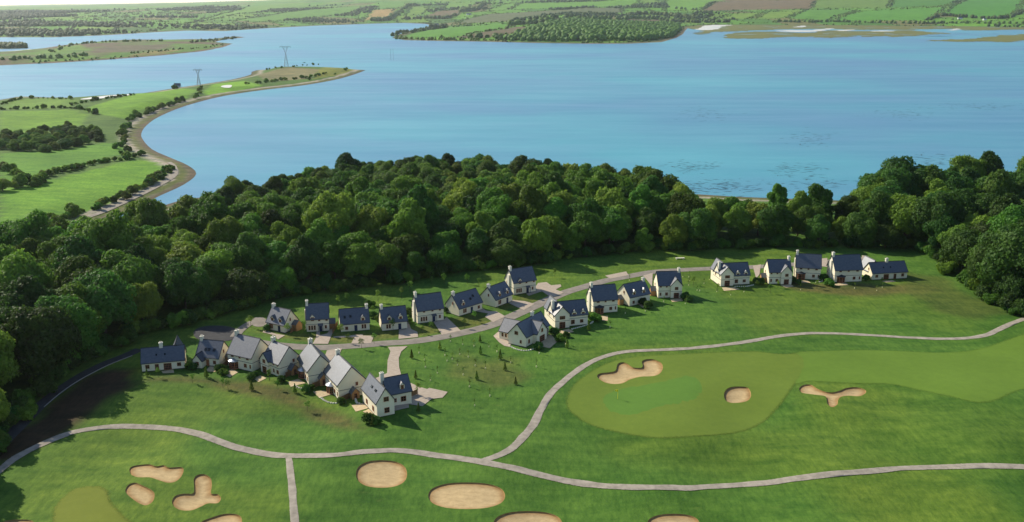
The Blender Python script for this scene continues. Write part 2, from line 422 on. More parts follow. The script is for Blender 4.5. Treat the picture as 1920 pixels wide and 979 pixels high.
for P in bunkers:
    i0, i1 = np.searchsorted(xs, P[:, 0].min()-1.2)-1, np.searchsorted(xs, P[:, 0].max()+1.2)
    j0, j1 = np.searchsorted(ys, P[:, 1].min()-1.2)-1, np.searchsorted(ys, P[:, 1].max()+1.2)
    patches.append([i0, i1, j0, j1, P]); cut[j0:j1, i0:i1] = True
quads = Q[~cut].reshape(-1, 4)
# one patch per connected block of cut cells: CDT with every bunker outline as a hole
extraV, tris = [], []
lab = np.zeros(cut.shape, int); cur = 0
for j in range(cut.shape[0]):
    for i in range(cut.shape[1]):
        if cut[j, i] and not lab[j, i]:
            cur += 1; st = [(j, i)]; lab[j, i] = cur
            while st:
                a, b = st.pop()
                for da, db in ((1, 0), (-1, 0), (0, 1), (0, -1)):
                    p, q = a+da, b+db
                    if 0 <= p < cut.shape[0] and 0 <= q < cut.shape[1] and cut[p, q] and not lab[p, q]:
                        lab[p, q] = cur; st.append((p, q))
for c in range(1, cur+1):
    cells = np.argwhere(lab == c); nodes = {}; pts = []
    def node(j, i):
        if (j, i) not in nodes: nodes[(j, i)] = len(pts); pts.append((xs[i], ys[j]))
        return nodes[(j, i)]
    edges = []
    for j, i in cells:
        for (a, b, dj, di) in (((j, i), (j, i+1), -1, 0), ((j, i+1), (j+1, i+1), 0, 1), ((j+1, i+1), (j+1, i), 1, 0), ((j+1, i), (j, i), 0, -1)):
            ia, ib = node(*a), node(*b)
            if lab[j+dj, i+di] != c: edges.append((ia, ib))
    inb = [P for (i0, i1, j0, j1, P) in patches if lab[j0, i0] == c]
    keep = [True]*len(pts)
    for n_, (x, y) in enumerate(pts):
        for P in inb:
            if seg_dist(np.array([x]), np.array([y]), P)[0] < .45 or inside(np.array([x]), np.array([y]), P)[0]: keep[n_] = False
    for a, b in edges: keep[a] = keep[b] = True
    remap = {}; pv = []
    inv = {v: k for k, v in nodes.items()}; gidx = []
    for n_, p in enumerate(pts):
        if keep[n_]: remap[n_] = len(pv); pv.append(Vector(p)); gidx.append(idx[inv[n_]])
    ed = [(remap[a], remap[b]) for a, b in edges]
    for P in inb:
        s = len(pv); m_ = len(P)
        for x, y in P: pv.append(Vector((x, y))); gidx.append(-1)
        ed += [(s+k, s+(k+1) % m_) for k in range(m_)]
    ov, oe, of, ovi, oei, ofi = delaunay_2d_cdt(pv, ed, [], 0, 1e-5)
    gl = []
    for k, v in enumerate(ov):
        src = [g for g in ovi[k] if gidx[g] >= 0]
        if src: gl.append(gidx[src[0]])
        else: gl.append(len(V)+len(extraV)); extraV.append((v.x, v.y))
    cx = np.array([[np.mean([ov[i].x for i in f]), np.mean([ov[i].y for i in f])] for f in of])
    ok = np.ones(len(of), bool)
    for P in inb: ok &= ~inside(cx[:, 0], cx[:, 1], P)
    ci = np.clip(np.searchsorted(xs, cx[:, 0])-1, 0, nx-2); cj = np.clip(np.searchsorted(ys, cx[:, 1])-1, 0, ny-2)
    ok &= lab[cj, ci] == c
    for f, o in zip(of, ok):
        if o: tris.append([gl[i] for i in f])
eX = np.array(extraV); eZ = h_main(eX[:, 0], eX[:, 1])
V = np.concatenate([V, np.column_stack([eX, eZ])])
me = bpy.data.meshes.new('ground')
tr = np.array(tris, np.int32)
me.vertices.add(len(V)); me.vertices.foreach_set('co', V.astype(np.float32).ravel())
loops = np.concatenate([quads.ravel(), tr.ravel()]); tot = np.concatenate([np.full(len(quads), 4), np.full(len(tr), 3)])
me.loops.add(len(loops)); me.loops.foreach_set('vertex_index', loops.astype(np.int32))
me.polygons.add(len(tot)); me.polygons.foreach_set('loop_start', np.concatenate([[0], np.cumsum(tot)[:-1]]).astype(np.int32))
me.polygons.foreach_set('loop_total', tot.astype(np.int32)); me.update(calc_edges=True)
me.polygons.foreach_set('use_smooth', np.ones(len(tot), bool))
def set_col(me, C):
    a = me.color_attributes.new('Col', 'FLOAT_COLOR', 'POINT')
    a.data.foreach_set('color', np.concatenate([C, np.ones((len(C), 1))], 1).astype(np.float32).ravel())
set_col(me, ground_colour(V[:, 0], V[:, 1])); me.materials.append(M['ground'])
struct(link('ground', me))

# water out to the horizon
struct(MB().add([(-30000, -400, SEA), (30000, -400, SEA), (30000, 40000, SEA), (-30000, 40000, SEA)], [(0, 1, 2, 3)]).build('estuary_water', M['water']))

# bunkers: sand bowls whose rim is welded to the hole in the turf
for P in bunkers:
    c = P.mean(0); rings = [(0, 0), (.18, -.34), (.75, -.42), (1.8, -.48)]
    n = len(P); tan = np.roll(P, -1, 0)-np.roll(P, 1, 0); nor = np.column_stack([-tan[:, 1], tan[:, 0]]); nor /= np.linalg.norm(nor, axis=1)[:, None]+1e-9
    if not inside(np.array([P[0, 0]+nor[0, 0]*.3]), np.array([P[0, 1]+nor[0, 1]*.3]), P)[0]: nor = -nor
    rim = P; z0 = h_main(P[:, 0], P[:, 1])
    low = P+nor*.16
    VV = [(*p, z) for p, z in zip(rim, z0)]+[(*p, z-.30) for p, z in zip(low, z0)]
    b = empty('sand_bunker', (0, 0, 0)); struct(b)
    FF = [(i, (i+1) % n, n+(i+1) % n, n+i) for i in range(n)]
    link('lip', raw_mesh('lip', VV, FF, M['lip']), b)
    gx = np.arange(low[:, 0].min(), low[:, 0].max(), .8); gy = np.arange(low[:, 1].min(), low[:, 1].max(), .8)
    X, Y = [a.ravel() for a in np.meshgrid(gx, gy)]
    kk = sdist(X, Y, low) > .4
    pts = [Vector(p) for p in low]+[Vector((x, y)) for x, y in zip(X[kk], Y[kk])]
    ov, oe, of, ovi, *_ = delaunay_2d_cdt(pts, [(i, (i+1) % n) for i in range(n)], [], 1, 1e-5)
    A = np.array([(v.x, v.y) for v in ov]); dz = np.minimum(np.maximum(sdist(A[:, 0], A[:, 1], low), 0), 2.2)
    Z = h_main(A[:, 0], A[:, 1])-.30-.25*smooth(dz/2.2)+.10*(vnoise(A[:, 0]/1.6, A[:, 1]/1.6, 9)-.5)*(dz > .3)
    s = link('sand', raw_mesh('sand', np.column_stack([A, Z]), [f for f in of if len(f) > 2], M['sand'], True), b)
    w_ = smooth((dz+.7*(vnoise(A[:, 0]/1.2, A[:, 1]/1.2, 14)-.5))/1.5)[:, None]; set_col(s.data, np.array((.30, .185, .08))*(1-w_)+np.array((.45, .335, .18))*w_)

# ------------------------------------------------------------------ sheets and strips on the ground
def sheet(name, pp, off, material, n=5, straight=False, grid=2.5, world_pts=None, soft=False):
    P = np.array(world_pts) if world_pts is not None else (np.array([place(*p)[:2] for p in pp]) if straight else ground_poly(pp, n))
    if straight:
        P = np.concatenate([[a+(b-a)*t for t in np.arange(0, 1, 1/max(1, int(np.linalg.norm(b-a)//1.5)))] for a, b in zip(P, np.roll(P, -1, 0))])
    gx = np.arange(P[:, 0].min(), P[:, 0].max(), grid); gy = np.arange(P[:, 1].min(), P[:, 1].max(), grid)
    X, Y = np.meshgrid(gx, gy); X, Y = X.ravel(), Y.ravel(); k = sdist(X, Y, P) > .4*grid if len(X) else np.zeros(0, bool)
    # leave holes for bunkers
    hol = [B for B in bunkers if inside(B[:1, 0], B[:1, 1], P)[0] or inside(P[:1, 0], P[:1, 1], B)[0]]
    hol = [B for B in hol if inside(B[:, 0], B[:, 1], P).all()]
    for B in hol: k &= sdist(X, Y, B) < -.4
    pts = [Vector(p) for p in P]; m_ = len(P); ed = [(i, (i+1) % m_) for i in range(m_)]
    for B in hol:
        s = len(pts); pts += [Vector(p) for p in B]; ed += [(s+i, s+(i+1) % len(B)) for i in range(len(B))]
    pts += [Vector((x, y)) for x, y in zip(X[k], Y[k])]
    ov, oe, of, *_ = delaunay_2d_cdt(pts, ed, [], 1, 1e-5)
    A = np.array([(v.x, v.y) for v in ov])
    cc = np.array([A[list(f)].mean(0) for f in of]); ok = np.ones(len(of), bool)
    for B in hol: ok &= ~inside(cc[:, 0], cc[:, 1], B)
    ok &= inside(cc[:, 0], cc[:, 1], P)
    dE = sdist(A[:, 0], A[:, 1], P)
    me = raw_mesh(name, np.column_stack([A, h_main(A[:, 0], A[:, 1])+(.02+(off-.02)*np.clip(dE/3, 0, 1) if soft else off)]), [f for f, o in zip(of, ok) if o], material, True)
    set_fade(me, np.clip(dE/3.2+.15, 0, 1.8)); return struct(link(name, me))

def strip(name, pp, width, off, material, n=8, wob=.0):
    C = ground_poly(pp, n, False)
    seg = np.linalg.norm(np.diff(C, axis=0), axis=1); s = np.concatenate([[0], np.cumsum(seg)])
    t = np.arange(0, s[-1], 1.6); C = np.column_stack([np.interp(t, s, C[:, 0]), np.interp(t, s, C[:, 1])])
    tan = np.gradient(C, axis=0); nor = np.column_stack([-tan[:, 1], tan[:, 0]]); nor /= np.linalg.norm(nor, axis=1)[:, None]
    V = []; F = []
    cols = (-1.08, -.86, -.4, 0, .4, .86, 1.08)
    for k, f in enumerate(cols):
        w = width/2*f*(1+wob*(vnoise(t/4, t*0+f*7, 2)-.5))[:, None]
        A = C+nor*w; V.append(np.column_stack([A, h_main(A[:, 0], A[:, 1])+off+(.0 if abs(f) > 1 else .03)]))
    n_ = len(C); V = np.concatenate(V)
    F = np.array([[k*n_+i, (k+1)*n_+i, (k+1)*n_+i+1, k*n_+i+1] for k in range(6) for i in range(n_-1)])[:, ::-1]
    me = raw_mesh(name, V, F, material, True); set_fade(me, np.repeat([0, .9, 1.8, 1.8, 1.8, .9, 0], n_)); return struct(link(name, me))

sheet('apron_turf', zoomed([(115,370),(140,300),(200,250),(300,200),(420,180),(560,172),(700,165),(860,160),(960,170),(1040,170),(1080,200),(1070,250),(1040,290),(1000,350),(960,400),(900,455),(800,490),(650,505),(480,512),(330,490),(220,460),(150,420)], *K8), .08, M['apron'], soft=True)
sheet('fairway', zoomed([(990,175),(1150,158),(1300,155),(1450,160),(1600,165),(1740,150),(1920,90),(2080,60),(2080,260),(1920,320),(1830,360),(1740,372),(1640,350),(1520,325),(1400,300),(1300,298),(1200,294),(1080,288),(1010,300)], *K8), .05, M['fairway'], soft=True)
sheet('putting_green', zoomed([(245,355),(260,330),(330,303),(420,288),(520,268),(600,250),(650,262),(685,300),(670,350),(600,375),(510,390),(440,415),(380,427),(310,420),(265,395)], *K8), .12, M['green'], soft=True)
sheet('putting_green', zoomed([(270,560),(285,510),(320,470),(370,425),(430,395),(500,385),(570,385),(615,400),(638,430),(645,470),(680,510),(730,560),(770,600),(790,680),(500,720),(260,680),(266,600)], *K6), .08, M['green2'], soft=True)
PATH1 = [(-60,925),(0,882),(25,862),(60,842),(100,824),(140,810),(190,802),(250,800),(310,803),(365,812),(420,832),(470,846),(540,855),(620,854),(700,846),(760,846),(830,856),(900,866),(960,878),(1030,895),(1100,908),(1180,914),(1280,915),(1380,910),(1480,900),(1600,886),(1700,878),(1800,875),(1920,876),(2050,880)]
PATH2 = [(905,864),(940,852),(970,832),(1000,796),(1015,765),(1045,725),(1085,693),(1130,670),(1180,659),(1250,656),(1320,651),(1400,641),(1480,628),(1540,625),(1620,628),(1720,634),(1800,635),(1850,628),(1885,612),(1920,598),(1990,575)]
strip('cart_path', PATH1, 2.5, .08, M['path'], wob=.45)
strip('cart_path', PATH2, 2.3, .055, M['path'], wob=.45)
strip('cart_path', [(541,857),(546,900),(553,979),(557,1040)], 1.7, .055, M['path'], wob=.45)
LANE = [(385,628),(440,632),(480,642),(530,648.5),(600,652),(665,648.5),(720,644),(781,639.5),(863,625),(915,612),(947,599),(980,584.5),(1020,566),(1059,549),(1099,537),(1138,526),(1178,518.5),(1226,510),(1277,506.5),(1340,503.5),(1430,500),(1500,495),(1560,490),(1625,484)]
strip('lane', LANE, 4.6, .06, M['road'])
sheet('turning_circle', ell(405,626,42,15), .10, M['asphalt'])
KD = (420, 560, 5.33); KE = (700, 580, 4.66); KF = (740, 480, 5.76); KG = (920, 490, 5.053); KH = (980, 460, 5.05); KI = (1320, 450, 4.8); KA = (240, 600, 6.12); KB = (480, 620, 5.053)
strip('lane_spur', [(440,632),(452,618),(470,606),(487,600)], 3.0, .11, M['road'])
sheet('gravel_court', zoomed(ell(350,235,78,48), *KD), .09, M['road'])
for pts, k in [
 ([(385,340),(400,315),(520,355),(610,370),(540,412),(525,400),(520,375),(430,350)], KD),
 ([(925,330),(960,330),(958,368),(1030,352),(1070,300),(1110,290),(1075,370),(1040,455),(885,455),(920,395)], KD),
 ([(1090,383),(1385,360),(1390,372),(1500,375),(1470,448),(1272,450),(1305,388),(1100,393)], KD),
 ([(220,262),(225,178),(285,178),(300,95),(330,175),(385,200),(392,245)], KE),
 ([(525,112),(555,98),(615,92),(640,70),(765,190),(600,226)], KE),
 ([(880,600),(940,560),(985,592),(1030,600),(1100,600),(1195,655),(1065,718),(975,660),(1010,625)], KF),
 ([(1210,500),(1275,478),(1330,485),(1400,490),(1512,520),(1395,588),(1290,540)], KF),
 ([(1525,330),(1548,295),(1640,285),(1690,320),(1790,310),(1802,330),(1740,365),(1825,398),(1720,445),(1660,432),(1590,385),(1450,432),(1420,412),(1520,372)], KF),
 ([(128,332),(300,325),(245,370),(222,430),(226,510),(242,570),(310,640),(400,680),(470,700),(490,690),(650,725),(605,775),(510,785),(430,850),(310,832),(312,862),(190,890),(120,800),(20,605),(120,560),(125,450),(150,370)], KE),
 ([(985,640),(1030,520),(1180,500),(1160,545),(1040,640)], KD),
 ([(25,710),(60,680),(100,655),(200,740),(185,815),(130,805),(80,770)], KG),
 ([(780,290),(980,250),(1003,285),(830,318)], KH),
 ([(1140,290),(1232,262),(1225,395),(1180,335)], KH),
 ([(440,235),(512,222),(500,310),(470,350),(450,280)], KI),
 ([(1050,170),(1110,165),(1108,245),(1058,240)], KI),
 ([(1420,140),(1480,150),(1470,220),(1430,200)], KI)]:
    sheet('driveway', zoomed(pts, *k), .13, M['drive'], straight=True)
for pts, k in [
 ([(385,590),(520,570),(530,610),(400,615)], KA), ([(885,590),(940,535),(1050,545),(1000,600)], KA), ([(1085,620),(1190,570),(1270,600),(1170,660)], KA),
 ([(1430,670),(1520,640),(1590,670),(1500,715)], KA), ([(300,490),(400,460),(470,500),(330,535)], KB), ([(540,580),(640,570),(740,600),(600,640)], KB),
 ([(905,710),(1060,680),(1095,730),(945,770)], KB), ([(1010,770),(1080,740),(1140,830),(1080,800)], KB),
 ([(420,770),(570,690),(630,765),(560,825),(480,810)], KG), ([(635,668),(740,640),(792,670),(690,692)], KG), ([(1020,520),(1110,520),(1110,565),(1040,562)], KG),
 ([(1400,412),(1480,380),(1537,410),(1440,442)], KG), ([(1700,362),(1810,352),(1822,377),(1720,388)], KG),
 ([(160,430),(270,425),(328,447),(180,460)], KI), ([(690,412),(780,400),(808,420),(740,432)], KI), ([(830,372),(930,365),(962,388),(860,384)], KI),
 ([(1165,397),(1280,387),(1297,407),(1190,414)], KI), ([(1600,372),(1690,362),(1728,377),(1640,384)], KI)]:
    sheet('patio', zoomed(pts, *k), .10, M['patio'], straight=True)
strip('shore_track', [(60,440),(105,428),(150,413),(200,395),(250,372),(300,347),(328,328),(326,312),(316,304)], 4.0, .25, M['path'])
SRV = [(262,655),(238,666),(200,681),(165,698),(132,718),(98,742),(70,766),(30,806),(-10,850),(-50,900)]
strip('service_road', SRV, 3.4, .06, M['asphalt'])
KERB = zoomed([(800,330),(620,400),(480,470),(340,550),(200,650),(95,740)], 60, 590, 4.26)
Ck = ground_poly(KERB, 5, False); kb = MB()
for a, b in zip(Ck[:-1], Ck[1:]):
    za, zb = h_main(a[:1], a[1:])[0], h_main(b[:1], b[1:])[0]
    kb.bar((*a, za+.08), (*b, zb+.06), .22)
struct(kb.build('kerb', M['kerb']))

# ------------------------------------------------------------------ houses
_wc = {}
def win_mesh(w, h, nx, nz, fm):
    key = (round(w, 2), round(h, 2), nx, nz, fm)
    if key not in _wc:
        f = MB(); t = .13; d0, d1 = -.10, .02
        f.box(-w/2, -w/2+t, d0, d1, 0, h).box(w/2-t, w/2, d0, d1, 0, h).box(-w/2+t, w/2-t, d0, d1, 0, t).box(-w/2+t, w/2-t, d0, d1, h-t, h)
        for i in range(1, nx): x = -w/2+w*i/nx; f.box(x-.04, x+.04, d0+.02, d1, t, h-t)
        for i in range(1, nz): z = h*i/nz; f.box(-w/2+t, w/2-t, d0+.03, d1, z-.035, z+.035)
        p = MB().box(-w/2+t, w/2-t, -.035, .01, t, h-t)
        s = MB().box(-w/2-.1, w/2+.1, -.16, .0, -.10, -.005)
        _wc[key] = (f.mesh('window', M[fm]), p.mesh('pane', M['glass']), s.mesh('sill', M['wall']))
    return _wc[key]
def window(parent, x, y, z, face, w, h, nx=2, nz=2, fm='brown', sill=True, sub=False, name='window'):
    f, p, s = win_mesh(w, h, nx, nz, fm)
    rz = {'F': 0, 'R': math.pi/2, 'L': -math.pi/2, 'B': math.pi}[face]
    o = link(name, f, parent, (x, y, z), (0, 0, rz))
    if sub: link('pane', p, parent, (x, y, z), (0, 0, rz))
    else:
        link('pane', p, o)
        if sill: link('sill', s, o)
    return o
_dm = {}
def door(parent, x, y, face, fm='navy', w=1.0, h=2.1):
    if fm not in _dm:
        d = MB().box(-w/2, w/2, -.07, .02, .02, h)
        for a, b in ((.25, .95), (1.15, 1.85)): d.box(-w/2+.15, -.05, -.09, -.065, a, b).box(.05, w/2-.15, -.09, -.065, a, b)
        _dm[fm] = (d.mesh('door', M[fm]), MB().box(w/2-.14, w/2-.09, -.13, -.07, .95, 1.1).mesh('handle', M['lead']))
    o = link('door', _dm[fm][0], parent, (x, y, 0), (0, 0, {'F': 0, 'R': math.pi/2, 'L': -math.pi/2}[face]))
    link('handle', _dm[fm][1], o); return o

def block(parent, x0, x1, y0, y1, eave, ridge, axis='x', oh=.35, og=.14, wname='wall', rname='roof', rmat='slate', z0=-.7, trim=True, sub=False, wm='wall'):
    """gabled block; axis = direction of the ridge"""
    a0, a1, b0, b1 = (x0, x1, y0, y1) if axis == 'x' else (y0, y1, x0, x1)
    m = (b0+b1)/2; tn = (ridge-eave)/(m-b0); t = .17
    w = MB().prism([(b0, z0), (b1, z0), (b1, eave), (m, ridge), (b0, eave)], axis, a0, a1).build(wname, M[wm], parent)
    ze = eave-oh*tn+.015; zr = ridge+.015
    prof = [(b0-oh, ze), (m, zr), (b1+oh, ze), (b1+oh, ze+t), (m, zr+t*1.15), (b0-oh, ze+t)]
    rp = w if sub else parent
    r = MB().prism(prof, axis, a0-og, a1+og).build(rname, M[rmat], rp)
    if trim and not sub:
        e = .1
        vp = [(b0-oh-.03, ze-.12), (m, zr-.14), (b1+oh+.03, ze-.12), (b1+oh+.03, ze+t+.03), (m, zr+t*1.15+.035), (b0-oh-.03, ze+t+.03)]
        for q0, q1 in ((a0-og-e, a0-og+.003), (a1+og-.003, a1+og+e)): MB().prism(vp, axis, q0, q1).build('verge_board', M['band'], r)
        for b, s in ((b0-oh, -1), (b1+oh, 1)):
            lo, hi = sorted((b+s*.02, b+s*.14))
            MB().box(*((a0-og, a1+og, lo, hi) if axis == 'x' else (lo, hi, a0-og, a1+og)), ze-.03, ze+.1).build('gutter', M['band'], r)
        c = MB().prism([(m-.16, zr+t*1.15-.16*tn+.03), (m, zr+t*1.15+.05), (m+.16, zr+t*1.15-.16*tn+.03), (m+.16, zr+t*.9-.16*tn), (m-.16, zr+t*.9-.16*tn)], axis, a0-og+.02, a1+og-.02)
        c.build('ridge_tiles', M['band'], r)
    return w, r

def chimney(parent, x, y, z0, z1, w=.95, d=.8, pots=2):
    c = MB().box(x-w/2, x+w/2, y-d/2, y+d/2, z0, z1).box(x-w/2-.09, x+w/2+.09, y-d/2-.09, y+d/2+.09, z1, z1+.2).build('chimney', M['chim'], parent)
    for k in range(pots):
        px = x+(k-(pots-1)/2)*.42
        MB().tube([(px, y, z1+.2), (px, y, z1+.35), (px, y, z1+.55)], [.15, .13, .15], 8).build('chimney_pot', M['pot'], c)
    return c

def dormer(parent, x, yf, zb, W, eave, ridge, w=1.45, h=1.25, rmat='slate'):
    """yf: y of the dormer face; runs back into the roof"""
    yb = yf+h+1.6
    d, _ = block(parent, x-w/2, x+w/2, yf, yb, zb+h, zb+h+w*.55, 'y', .16, .12, 'dormer', 'dormer_roof', rmat, zb-.35, False, True)
    window(d, x, yf, zb+.12, 'F', w*.62, h-.05, 2, 2, 'brown', sub=True)
    return d

def bay(parent, x, y, face='F', r=1.5, h=2.35, roof='band'):
    b = MB(); p = MB(); pts = []
    for a in (180, 225, 270, 315, 360): pts.append((x+r*math.cos(R(a)), y+r*.85*math.sin(R(a))))
    for q in pts: b.box(q[0]-.09, q[0]+.09, q[1]-.09, q[1]+.09, 0, h)
    for q, s in zip(pts[:-1], pts[1:]):
        for z, th in ((.12, .24), (.85, .08), (1.65, .08), (h-.1, .2)): b.bar((*q, z), (*s, z), th)
        mid = ((q[0]+s[0])/2, (q[1]+s[1])/2); b.bar((*mid, 0.1), (*mid, h), .09)
        n = len(p.v); p.add([(*q, .1), (*s, .1), (*s, h), (*q, h)], [(0, 1, 2, 3)])
    o = b.build('bay_window', M['brown'], parent); p.build('pane', M['glass'], o)
    rf = MB(); e = [(x+(r+.28)*math.cos(R(a)), y+(r*.85+.28)*math.sin(R(a))) for a in range(180, 361, 15)]
    n = len(e); top = (x, y-.15, h+.85)
    rf.add([(*q, h) for q in e]+[(*q, h+.12) for q in e]+[top, (x, y+.05, h)], [(i, i+1, n+i+1, n+i) for i in range(n-1)]+[(n+i, n+i+1, 2*n) for i in range(n-1)]+[(i+1, i, 2*n+1) for i in range(n-1)]+[(0, n, 2*n, 2*n+1), (2*n+1, 2*n, 2*n-1, n-1)])
    rf.build('bay_roof', M[roof], o); return o

def porch(parent, x0, x1, y0, y1, eave=2.1, ridge=3.1, axis='x', face='R', wm='tan', dm=None):
    w, _ = block(parent, x0, x1, y0, y1, eave, ridge, axis, .25, .1, 'side_porch', 'porch_roof', 'slate', -.5, False, True, wm)
    return w

def canopy(parent, x, y, w=1.7, z=2.35):
    c = MB().prism([(y-.95, z), (y+.02, z+.55), (y+.02, z+.42), (y-.95, z-.12)], 'x', x-w/2, x+w/2).build('porch_canopy', M['slate'], parent)
    for q in (x-w/2+.1, x+w/2-.1): MB().bar((q, y-.85, 0), (q, y-.85, z), .1).build('porch_post', M['navy'], c)

def skylight(parent, x, fy, W, eave, ridge, w=.75, l=.95):
    """fy: 0 at front eave .. 1 at ridge"""
    y = -W/2+W/2*fy; z = eave+(ridge-eave)*fy; a = math.atan2(ridge-eave, W/2)
    o = link('skylight', MB().box(-w/2, w/2, -l/2, l/2, .15, .30).mesh('skylight', M['band']), parent, (x, y, z), (a, 0, 0))
    link('pane', MB().box(-w/2+.08, w/2-.08, -l/2+.08, l/2-.08, .301, .32).mesh('pane', M['glass']), o)

def base_trim(h, L, W, band=None, z0=-.7, bits=()):
    p = MB(); e = .03; p.box(-L/2-e, L/2+e, -W/2-e, W/2+e, z0, .16)
    for (x0, x1, y0, y1) in bits: p.box(x0-e, x1+e, y0-e, y1+e-.05, z0, .155)
    p.build('plinth', M['plinth'], h)
    if band:
        b = MB(); e = .045; b.box(-L/2-e, L/2+e, -W/2-e, W/2+e, band-.06, band+.06)
        for (x0, x1, y0, y1) in bits: b.box(x0-e, x1+e, y0-e, y1+e-.05, band-.055, band+.055)
        b.build('string_course', M['band'], h)

def house_root(fl, fr, W, label, L=None, push=0.0, back=0.0):
    A, B = place(*fl), place(*fr); d = (B-A)[:2]; l = np.linalg.norm(d); d = d/l; n = np.array([-d[1], d[0]])
    if L is None: L = l
    c = A[:2]+d*(L/2)+n*(W/2+push) if push >= 0 else B[:2]-d*(L/2)+n*(W/2)
    z = min(float(h_main(np.array([q[0]]), np.array([q[1]]))[0]) for q in (A, B))
    o = empty('cottage', (c[0], c[1], z+.05), math.atan2(d[1], d[0]))
    tag(o, label, 'house', 'cottages of the golf estate'); return o, L

def X(L, f): return -L/2+L*f

def cottage(fl, fr, W, eave, ridge, label, dorm=(.3, .75), wins=((.25, 2),), doorx=.7, chim='L', sky_=(), side=None, doorm='navy', french=None, canopy_=False):
    h, L = house_root(fl, fr, W, label)
    block(h, -L/2, L/2, -W/2, W/2, eave, ridge); base_trim(h, L, W)
    for f in dorm: dormer(h, X(L, f), -W/2+.3, eave+.05, W, eave, ridge)
    for f, n in wins:
        for k in range(n): window(h, X(L, f)+(k-(n-1)/2)*.85, -W/2, .75, 'F', .62 if n > 1 else .95, 1.45 if n > 1 else 1.1, 1 if n > 1 else 2, 2)
    if doorx is not None: door(h, X(L, doorx), -W/2, 'F', doorm)
    if canopy_: canopy(h, X(L, doorx), -W/2)
    if french is not None: window(h, X(L, french), -W/2, .08, 'F', 2.0, 2.0, 4, 3, sill=False, name='french_window')
    cx = {'L': X(L, 0)+.45, 'R': X(L, 1)-.45, 'C': X(L, .42)}[chim]
    chimney(h, cx, 0, ridge-1.4, ridge+.95, .85, 1.0)
    for f, y in sky_: skylight(h, X(L, f), y, W, eave, ridge)
    window(h, X(L, 0), -.4, eave+.5, 'L', .6, 1.0, 1, 2); window(h, X(L, 1), -.4, eave+.5, 'R', .6, 1.0, 1, 2)
    if side == 'R': porch(h, L/2-.02, L/2+1.9, .2, W/2-.3)
    if side == 'L': porch(h, -L/2-1.9, -L/2+.02, -.4, W/2-1.0)
    return h, L

def villa(fl, fr, W, eave, ridge, label, kind='street', chim='L', gable=None, bayx=None, bayroof='band', side=None, wing=None, wflip=False):
    h, L = house_root(fl, fr, W, label)
    block(h, -L/2, L/2, -W/2, W/2, eave, ridge)
    bits = []
    if wing:
        x0, x1 = X(L, wing[0]), X(L, wing[1]); y0 = -W/2-wing[2]; ww = x1-x0; rz = min(ridge-.25, eave+ww*.56)
        block(h, x0, x1, y0, 0, eave, rz, 'y', .3, .14, 'wing_wall', 'wing_roof'); xm = (x0+x1)/2
        window(h, xm, y0, 3.2, 'F', 1.25, 1.15, 2, 2); window(h, xm, y0, .1, 'F', 1.9, 2.05, 4, 3, sill=False, name='french_window')
        bits.append((x0, x1, y0, -W/2+.1))
    base_trim(h, L, W, 2.65, bits=bits)
    if kind == 'street':
        for k in range(3): window(h, X(L, .24)+(k-1)*.85, -W/2, .7, 'F', .6, 1.55, 1, 2)
        door(h, X(L, .62), -W/2, 'F'); canopy(h, X(L, .62), -W/2); window(h, X(L, .85), -W/2, 1.0, 'F', .65, 1.15, 1, 2)
        for f in ((.57, .9) if gable else (.25, .57, .86)): window(h, X(L, f), -W/2, eave-1.05, 'F', .75, .85, 2, 1)
        if gable: dormer(h, X(L, gable), -W/2-.05, eave-1.0, W, eave, ridge, 1.6, 1.35)
    elif kind == 'bay':
        bay(h, X(L, bayx), -W/2, roof=bayroof)
        for f in (.2, .5, .82): window(h, X(L, f), -W/2, eave-1.05, 'F', 1.0 if f != .5 else .7, .85, 2, 1)
        window(h, X(L, .72), -W/2, .95, 'F', 1.05, 1.15, 2, 2); window(h, X(L, .92), -W/2, .95, 'F', .5, 1.15, 1, 2)
    else:
        fs = (.1, .36) if not wflip else (.66, .9)
        window(h, X(L, fs[0]), -W/2, .9, 'F', .6, 1.15, 1, 2); window(h, X(L, fs[1]), -W/2, .9, 'F', 1.0, 1.15, 2, 2)
        for f in fs: window(h, X(L, f), -W/2, eave-1.0, 'F', .65, .8, 1, 2)
    if chim in 'LR':
        s = -1 if chim == 'L' else 1
        chimney(h, s*(L/2-.35), 0, ridge-1.6, ridge+1.05, .8, 1.15)
        if kind != 'wing':
            MB().box(*sorted((s*(L/2-.02), s*(L/2+.5))), -.75, .75, -.7, ridge-1.9).build('chimney_breast', M['chim'], h)
    window(h, X(L, 0), 1.6, 3.3, 'L', .6, 1.0, 1, 2); window(h, X(L, 1), 1.3, 3.3, 'R', .7, 1.0, 2, 2)
    if side == 'R': porch(h, L/2-.02, L/2+2.0, -.9, 1.3, 2.0, 3.2); window(h, L/2+2.0, .2, .1, 'R', .9, 1.8, 2, 3, sill=False, name='porch_door')
    if side == 'L': porch(h, -L/2-2.0, -L/2+.02, -.6, 1.6, 2.0, 3.2)
    return h, L

